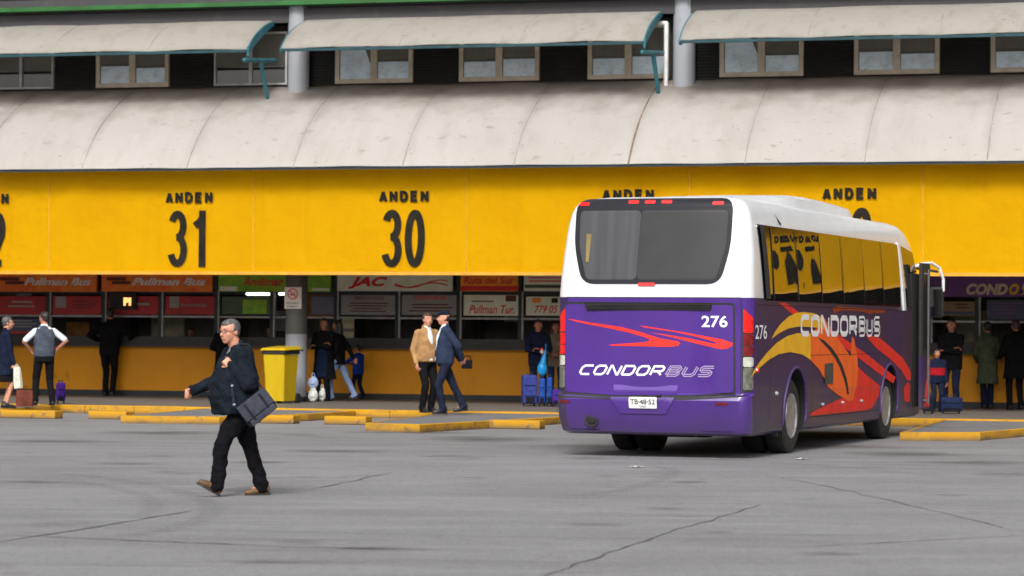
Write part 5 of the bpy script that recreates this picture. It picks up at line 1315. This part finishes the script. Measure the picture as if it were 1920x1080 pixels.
# --- the walking man in the foreground
wloc = gnd(452, 930); wloc.z = 0
WM = person('heavy grey haired man in dark jacket striding left over the asphalt', 0, 0, 0, (-.93, -.37), loc=wloc, H=1.695, hair=('short', M_hairg), build=1.44, belly=.11, thigh=1.18,
       hl=(-.205, .17, 1.27), pl_=(-.5, -1, -.35), hr=(.31, .40, 1.03), pr_=(.4, -.4, -.9), fl=(-.10, .27, .115), fr=(.09, -.245, .085), toe=(.50, -.08), hem=.80, pelv=.90, lean=.05, headfwd=.045,
       top='jacket', topm=C_navy, botm=C_char, shoem=M_shoet, vox=.0085, headyaw=.50, headpitch=-.05, handaim=((-1, .2, .2), (.8, 0, .6)), curl=(1.35, .95), disp=.05, knee=(0, 1, .1))
hp = WM['hp']; WR_ = WM['root']
bm = bmesh.new()                         # glasses
for s in (-1, 1):
    ring = [hp(s * .032 + .023 * math.cos(a * .5236), .105, .004 + .017 * math.sin(a * .5236)) for a in range(13)]
    tube(bm, ring, .0022, 5); tube(bm, [hp(s * .055, .103, .008), hp(s * .088, .02, .010), hp(s * .088, -.02, .0)], .0024, 5)
tube(bm, [hp(-.010, .108, .006), hp(.010, .108, .006)], .0024, 5)
obj('glasses', bm, M_black, WR_, smooth=True)
bm = bmesh.new(); z_ = 1.41
for s in (-1, 1):                        # shirt collar wings
    v = [bm.verts.new(c) for c in ((s * .012, .165, 1.385), (s * .075, .115, 1.435), (s * .078, .07, 1.50), (s * .02, .125, 1.47))]; bm.faces.new(v)
bmesh.ops.solidify(bm, geom=bm.faces[:], thickness=.012); obj('shirt_collar', bm, cloth('grey_collar_cloth', (150, 152, 160)), WR_)
bm = bmesh.new(); tube(bm, [(0, .165, 1.36), (0, .20, 1.2), (0, .235, 1.05), (0, .25, .93), (0, .235, .83)], .006, 6); obj('zip', bm, M_grey, WR_, smooth=True)
for nm, hh, ee in (('cuff', WM['hl'], WM['el']), ('cuff', WM['hr'], WM['er'])):
    d = (hh - ee).normalized(); bm = bmesh.new(); capsule(bm, hh - d * .035, hh - d * .005, .045, .043, 14); obj(nm, bm, C_navy, WR_, smooth=True)
# shoulder bag
bagc = V(-.36, -.03, .885)
BG = empty('shoulder_bag', WM['mw'] @ Matrix.Translation(bagc) @ Matrix.Rotation(R(-96), 4, 'Z') @ Matrix.Rotation(R(0), 4, 'Y'), 'grey cloth shoulder bag hanging tilted at the hip of the walking man', 'bag')
M_bag = cloth('grey_bag_cloth', (62, 65, 75)); M_bagd = cloth('dark_bag_cloth', (38, 40, 48))
RB = Matrix.Rotation(R(-38), 4, 'Y')
def bagbox(nm, a, mt_, bev=.02, par=None):
    bm = bbox(*a, bev, 3)
    bmesh.ops.subdivide_edges(bm, edges=bm.edges[:], cuts=2, use_grid_fill=True)
    for v in bm.verts:
        v.co += Vector((0, .010 * noise.noise(v.co * 9), .006 * noise.noise(v.co * 7 + V(3, 0, 0))))
        v.co = RB @ v.co
    return obj(nm, bm, mt_, par or BG, smooth=40)
bagbox('bag_body', (-.165, .165, -.055, .065, -.14, .10), M_bagd, .03)
bagbox('flap', (-.168, .168, -.080, -.050, -.07, .108), M_bag, .012)
bagbox('front_pocket', (-.145, .145, -.088, -.06, -.135, -.075), M_bag, .012)
bagbox('flap_strap', (-.10, -.075, -.088, -.078, -.10, .09), M_bagd, .003); bagbox('flap_strap', (.075, .10, -.088, -.078, -.10, .09), M_bagd, .003)
# strap (front run to the hand, then over the shoulder, back run to the bag) in the man's frame
inv = (Matrix.Translation(bagc) @ Matrix.Rotation(R(-96), 4, 'Z')).inverted()
def strap(pts, wd=.02, name='strap'):
    bm = bmesh.new(); pts = [Vector(p) for p in pts]
    for a, b in zip(pts, pts[1:]): capsule(bm, inv @ a, inv @ b, wd, wd, 8, 1.0, .22, ax=inv.to_3x3() @ V(0, 1, 0))
    return obj(name, bm, M_bagd, BG, smooth=True)
hlp = WM['hl'] + (WM['hl'] - WM['el']).normalized() * .08
e1 = (Matrix.Translation(bagc) @ Matrix.Rotation(R(-96), 4, 'Z')) @ (RB @ V(-.155, 0, .09)); e2 = (Matrix.Translation(bagc) @ Matrix.Rotation(R(-96), 4, 'Z')) @ (RB @ V(.155, 0, .09))
strap([e1, e1 + V(.0, .03, .04), V(-.24, .17, 1.08), hlp + V(-.01, .0, -.02)], .016)
strap([hlp + V(0, 0, .0), V(-.12, .155, 1.36), V(-.12, .06, 1.485), V(-.12, -.03, 1.48), V(-.13, -.07, 1.38), V(-.20, -.07, 1.2), V(-.27, -.09, 1.10), e2], .013)
b_ = bmesh.new(); 
for q in (e1 + V(.0, .03, .04), V(-.24, .17, 1.08)): ellipsoid(b_, inv @ q, .014, .014, .012)
obj('buckle', b_, M_silver, BG, smooth=True)

# --- background people
CAMD = V(0, -1, 0)
P1 = person('grey haired woman in dark coat and skirt holding a white bag', 10, 765, .15, (.80, .25), H=1.62, hair=('short', M_hairg), hr=(.22, .16, .70), hl=(-.2, .05, .8), top='coat', topm=C_dkblue, hem=.62, bot='skirt', botm=C_black, handaim=(None, (1, 0, 0)))
P2 = person('man in grey waistcoat and white shirt standing with hands on hips', 82, 760, .15, (-.35, .92), H=1.72, skin=M_skind, hr=(.235, .02, 1.03), pr_=(1, -.45, -.1), hl=(-.235, .05, 1.00), pl_=(-1, -.3, -.4), fl=(-.16, .0, .08), fr=(.15, -.05, .08), sleeve='short', shirt=C_white, top='waistcoat', topm=C_grey, hem=.90, botm=C_black, headyaw=.5, build=1.08, coat_flare=1, curl=(.8, .8))
P3 = person('tall person dressed all in black leaning on the counter behind the orange display', 205, 742, .15, (.08, 1), H=1.84, hl=(-.30, .30, 1.10), hr=(.34, .32, 1.10), pl_=(-1, -.2, -.4), pr_=(1, -.2, -.4), top='jacket', topm=C_black, botm=C_black, lean=.06, headpitch=-.25, fl=(-.07, 0, .08), fr=(.07, 0, .08), skin=M_skind, build=1.1, hem=.80)
P4 = person('dark clothed person at the counter mostly hidden behind the walking man', 420, 744, .15, (.2, 1), H=1.62, hl=(-.24, .25, 1.05), top='coat', topm=C_black, hem=.62, botm=C_black, skin=M_skind)
P5 = person('dark haired woman in black cardigan and navy dress standing by the pillar', 607, 752, .15, (-.25, -1), H=1.66, skin=M_skind, hair=('long', M_hairb), hl=(.10, .20, 1.16), hr=(-.06, .20, 1.20), pl_=(-1, .2, -.7), pr_=(1, .2, -.7), top='cardigan', topm=C_black, hem=.46, coat_flare=1.12, botm=C_black, fl=(-.09, .02, .08), fr=(.1, .0, .08), build=1.08, curl=(.6, .6))
bm = bmesh.new(); loft(bm, [((0, .02, .50), .17, .175), ((0, .02, .8), .15, .165), ((0, .02, 1.05), .13, .15), ((0, .02, 1.15), .10, .13)]); me = remesh(bm, .014, 3, .012); me.name = 'dress_front'; me.materials.clear(); me.materials.append(C_dress); put('dress_front', me, P5['root'])
P6 = person('person in pale jeans stepping out from behind the dark haired woman', 0, 0, .15, (-.9, .3), loc=W(*fac(634, 700, 1.25)[:1], 1.25, .15), H=1.62, skin=M_skind, hair=('long', M_hairb), top='jacket', topm=C_black, botm=C_jean, fl=(-.1, .12, .08), fr=(.1, -.36, .10), toe=(0, -.3), hr=(.16, -.33, .86), hl=(-.2, .12, .9), hem=.78)
P7 = person('small child in a blue sweater reaching a hand forward beside the counter', 672, 749, .15, (-.75, .55), H=1.12, skin=M_skind, hl=(-.22, .48, 1.10), hr=(.20, .40, 1.13), fl=(-.09, .06, .08), fr=(.1, -.16, .09), top='sweater', topm=C_blue, hem=.80, botm=C_dkblue, headpitch=-.1, build=1.15)
P8 = person('man in tan jacket and white shirt facing the man in the blue suit', 799, 773, .15, (.55, -.80), H=1.74, hair=('short', M_hairbr), top='jacket', topm=C_tan, shirt=C_white, hem=.88, botm=C_black, hl=(-.24, .10, .92), hr=(.25, .06, .86), fl=(-.09, .0, .08), fr=(.1, .03, .08), headyaw=-.15, build=1.08, belly=.03)
P9 = person('man in blue suit and peaked cap holding a black bag behind his back', 834, 776, .15, (-.95, -.25), H=1.77, hair=('cap', M_hairb), top='jacket', topm=C_suit, shirt=C_white, hem=.84, botm=C_suitd, hl=(-.10, -.27, .93), hr=(.10, -.29, .90), pl_=(-1, -.4, 0), pr_=(1, -.6, 0), fl=(-.08, .05, .08), fr=(.1, -.36, .10), feety=(0, 0), toe=(0, -.1), headyaw=.0, build=1.04, belly=.02)
P10 = person('traveller in a dark blue jacket with light blue bag standing behind the blue suitcases', 1008, 758, .15, (.15, -1), H=1.66, skin=M_skind, hair=('short', M_hairb), top='jacket', topm=C_dkblue, hem=.80, botm=C_dkblue, hl=(.02, .24, 1.14), hr=(.0, .24, 1.08), pl_=(-1, 0, -.6), pr_=(1, 0, -.6), build=1.1)
P11 = person('person in beige top partly hidden by the rear corner of the bus', 1041, 756, .15, (.1, -1), H=1.62, skin=M_skind, hair=('long', M_hairbr), top='jacket', topm=C_beige, hem=.78, botm=C_bjean, hl=(-.05, .22, 1.05), hr=(.1, .25, 1.05))
P12 = person('person in black with arms folded standing beyond the bus door', 1783, 770, .15, (-.3, -1), H=1.72, skin=M_skind, hair=('short', M_hairb), top='jacket', topm=C_black, hem=.78, botm=C_dkblue, hl=(.10, .22, 1.14), hr=(-.08, .22, 1.18), pl_=(-1, .1, -.7), pr_=(1, .1, -.7), build=1.15)
P13 = person('child in navy jacket with a broad red band beside the bus door', 1756, 773, .15, (.2, -1), H=1.16, skin=M_skind, hair=('short', M_hairb), top='jacket', topm=C_dkblue, hem=.80, botm=C_dkblue, build=1.2)
bm = bmesh.new(); loft(bm, [((0, 0, 1.02), .232, .158), ((0, 0, 1.12), .232, .158), ((0, 0, 1.22), .230, .152)], 24); obj('red_band', bm, C_redc, P13['root'], smooth=60)
P14 = person('woman in a long olive coat seen from behind at the counter', 1852, 765, .15, (.05, 1), H=1.68, skin=M_skind, hair=('short', M_hairb), top='coat', topm=C_olive, hem=.50, botm=C_dkblue, hl=(-.22, .15, .98), hr=(.22, .18, 1.0), fl=(-.06, 0, .08), fr=(.06, 0, .08), coat_flare=1.0, build=1.02)
P15 = person('person in a black coat with back to us at the right edge of the photo', 1904, 768, .15, (-.1, 1), H=1.72, skin=M_skind, hair=('short', M_hairbr), top='coat', topm=C_black, hem=.60, botm=C_black, hl=(-.26, .18, 1.0), hr=(.24, .18, 1.0), build=1.12)
cl = fac(507, 620, -1.6)[0]
P16 = person('dark haired clerk reading behind the counter under the green sign', 0, 0, 0, (.55, -.8), loc=W(cl, -1.5, .05), H=1.60, skin=M_skind, hair=('long', M_hairb), top='jacket', topm=C_black, botm=C_black, hl=(-.1, .3, 1.12), hr=(.1, .3, 1.12))
cl = fac(122 + 240, 625, -1.6)[0]
P17 = person('clerk in a black jacket behind the counter left of the walking man', 0, 0, 0, (0, -1), loc=W(cl, -1.5, .05), H=1.55, skin=M_skind, hair=('short', M_hairb), top='jacket', topm=C_black, botm=C_black, hl=(-.1, .3, 1.12), hr=(.1, .3, 1.12))

# ================================================================== BAGS AND LUGGAGE
def at_hand(P, which='hr', dz=-.06):
    h = P['mw'] @ (P[which] + V(0, 0, dz)); return h
def carrier(label, top_pt, rz, w_, h_, th_, mt_, cat='bag', name='carrier_bag', handle=.12, tilt=0):
    T = empty(name, Matrix.Translation(top_pt) @ Matrix.Rotation(rz, 4, 'Z') @ Matrix.Rotation(tilt, 4, 'Y'), label, cat)
    bm = bmesh.new(); rows = []
    for (zz, f, g) in ((0, .96, .25), (-.3, .98, .7), (-.7, 1.0, 1.0), (-1.0, .98, 1.0)):
        rows.append([bm.verts.new((x * w_ / 2 * f + .006 * noise.noise(V(x, y, zz) * 5), y * th_ / 2 * g, -handle + zz * h_)) for x, y in ((-1, -1), (0, -1.12), (1, -1), (1, 1), (0, 1.12), (-1, 1))])
    for a, b in zip(rows, rows[1:]):
        for i in range(6): bm.faces.new((a[i], a[(i + 1) % 6], b[(i + 1) % 6], b[i]))
    bm.faces.new(rows[0]); bm.faces.new(rows[-1][::-1])
    obj('bag_body', bm, mt_, T, smooth=40)
    for s in (-1, 1):
        bm = bmesh.new(); tube(bm, [(-w_ * .22, s * th_ * .12, -handle), (-w_ * .12, 0, -.02), (0, 0, .0), (w_ * .12, 0, -.02), (w_ * .22, s * th_ * .12, -handle)], .006, 6); obj('handle', bm, mt_, T, smooth=True)
    return T
M_paper = cloth('pale_paper_bag', (200, 205, 190)); M_brown = cloth('red_brown_bag', (125, 70, 58)); M_cyan = mat('light_blue_plastic', rgb(20, 150, 225), .35, .1, 6); M_sblue = cloth('blue_suitcase_cloth', (50, 60, 125), .6)
M_sblue2 = cloth('bright_blue_luggage', (34, 68, 140), .6); M_spur = cloth('purple_luggage', (66, 34, 125), .6); M_blk2 = cloth('black_luggage', (25, 25, 30), .6); M_pbag = mat('white_plastic_bag', rgb(205, 212, 205), .45, .15, 12, bump=.5, bscale=30); M_lbag = mat('pale_blue_plastic_bag', rgb(150, 170, 205), .45, .15, 12, bump=.5, bscale=30)
def near(px, py, t): s, z = fac(px, py, t); return W(s, t, z)
tW = st(P1['root'].location)[1]
carrier('white paper carrier bag held by the grey haired woman', near(31, 682, tW + .25), -.5, .14, .38, .07, M_paper, tilt=-.12, handle=.06)
p = gnd(46, 762, .15)
carrier('red brown carrier bag on the ground left of the man in the waistcoat', V(p.x, p.y, .15 + .37), 0, .30, .30, .16, M_brown, handle=.07)
def suitcase(label, px, py, w_, h_, d_, mt_, rz=0, z=.15, hand=True, group=None):
    p = gnd(px, py, z); T = empty('suitcase', Matrix.Translation((p.x, p.y + d_ / 2, z)) @ Matrix.Rotation(rz, 4, 'Z'), label, 'suitcase', group)
    bm = bbox(-w_ / 2, w_ / 2, -d_ / 2, d_ / 2, .05, h_, min(.045, d_ * .3), 4); obj('shell', bm, mt_, T, smooth=40)
    bm = bmesh.new()
    for zz in (.33, .66): box(bm, -w_ / 2 + .03, w_ / 2 - .03, -d_ / 2 - .012, -d_ / 2 + .01, h_ * zz, h_ * zz + .012)
    box(bm, -w_ * .3, w_ * .3, -d_ / 2 - .02, -d_ / 2 + .01, h_ * .12, h_ * .3); obj('pocket_trim', bm, M_blk2, T)
    for s in (-1, 1):
        bm = bmesh.new(); lathe(bm, [(-.012, .03), (.012, .03)], 'x', c=(s * w_ * .36, 0, .03), seg=14); obj('suitcase_wheel', bm, M_black, T)
    bm = bmesh.new(); tube(bm, [(-w_ * .2, 0, h_ - .01), (-w_ * .2, 0, h_ + .035), (w_ * .2, 0, h_ + .035), (w_ * .2, 0, h_ - .01)], .01, 6); obj('handle', bm, M_black, T, smooth=True)
    return T
suitcase('large blue suitcase standing left of the rear corner of the bus', 992, 762, .28, .60, .26, M_sblue, .15)
suitcase('slim bright blue and black suitcase right of the large blue one', 1016, 762, .13, .54, .3, M_sblue2, 0)
suitcase('narrow bright blue suitcase closest to the bus corner', 1030, 762, .11, .56, .3, M_sblue2, 0)
suitcase('purple suitcase on the ground right behind the man in the waistcoat', 112, 757, .17, .40, .22, M_spur, .2)
suitcase('purple holdall half hidden by the rear corner of the bus', 1043, 763, .16, .33, .3, M_spur, 0)
suitcase('dark blue suitcase at the feet of the person with folded arms', 1785, 776, .40, .30, .25, cloth('dark_blue_luggage', (26, 36, 68), .6), .0)
suitcase('small navy bag by the bus door beside the child', 1742, 776, .20, .34, .22, C_dkblue, 0)
# drop shaped light blue bag held by the traveller
tq = st(P10['root'].location)[1]; q = near(1020, 655, tq + .40)
T = empty('plastic_bag', Matrix.Translation(q), 'bright light blue plastic bag hanging from the hand of the traveller', 'bag')
bm = bmesh.new(); ellipsoid(bm, (-.03, 0, -.38), .10, .08, .14); capsule(bm, (-.02, 0, -.28), (.03, 0, -.02), .07, .018, 12); me = remesh(bm, .01, 3, .012, .05); me.name = 'bag_body'; me.materials.clear(); me.materials.append(M_cyan); put('bag_body', me, T)
bm = bmesh.new(); tube(bm, [(.03, 0, -.03), (.035, 0, .10)], .01); obj('handle', bm, M_cyan, T, smooth=True)
q = near(1016, 660, tq + .45)
T = empty('drink_cup', Matrix.Translation(q), 'red and white drink cup held by the traveller in the dark blue jacket', 'cup')
bm = bmesh.new(); lathe(bm, [(-.02, .03), (.03, .036)], 'z', seg=16); obj('cup', bm, M_white, T, smooth=40)
bm = bmesh.new(); lathe(bm, [(.03, .04), (.07, .035), (.08, .02)], 'z', seg=16); obj('cup_lid', bm, M_lred, T, smooth=40)
# plastic bags by the pillar
def sack(label, px, py, zb, parts, mt_, name='plastic_bag'):
    p = gnd(px, py, .15); T = empty(name, Matrix.Translation((p.x, p.y, zb)), label, 'bag')
    bm = bmesh.new()
    for (c, r) in parts: ellipsoid(bm, c, *r)
    me = remesh(bm, .011, 2, .04, .05); me.name = 'bag_body'; me.materials.clear(); me.materials.append(mt_); put('bag_body', me, T)
    top_ = max(c[2] + r[2] for c, r in parts)
    for s in (-.03, .03):
        bm = bmesh.new(); tube(bm, [(s, 0, top_ - .03), (s * .6, 0, top_ + .05), (0, 0, top_ + .06)], .006); obj('handle', bm, mt_, T, smooth=True)
sack('white plastic bag on the floor at the foot of the pillar', 587, 754, .15, [((0, 0, .13), (.10, .08, .13)), ((.0, 0, .24), (.06, .05, .06))], M_pbag)
sack('smaller white plastic bag at the feet of the dark haired woman', 604, 753, .15, [((0, 0, .12), (.07, .07, .12)), ((.01, 0, .2), (.04, .04, .08))], M_pbag)
p = gnd(587, 751, .15)
sack('pale blue plastic bag resting on top of the white bag by the pillar', 587, 754, .15 + .25, [((0, 0, .13), (.105, .07, .12)), ((.0, 0, .22), (.05, .05, .05))], M_lbag)
# black bag held behind the back of the man in the suit
tq = P9['mw'] @ ((P9['hl'] + P9['hr']) / 2 + V(0, -.09, -.05))
T = empty('document_bag', Matrix.Translation(tq) @ Matrix.Rotation(.3, 4, 'Z'), 'small black document bag held behind the man in the blue suit', 'bag')
bm = bbox(-.08, .10, -.04, .04, -.11, .05, .02, 3); obj('bag_body', bm, M_blk2, T, smooth=40)
bm = bmesh.new(); tube(bm, [(-.06, 0, .05), (-.04, 0, .11), (.06, 0, .11), (.08, 0, .05)], .01); obj('handle', bm, M_blk2, T, smooth=True)
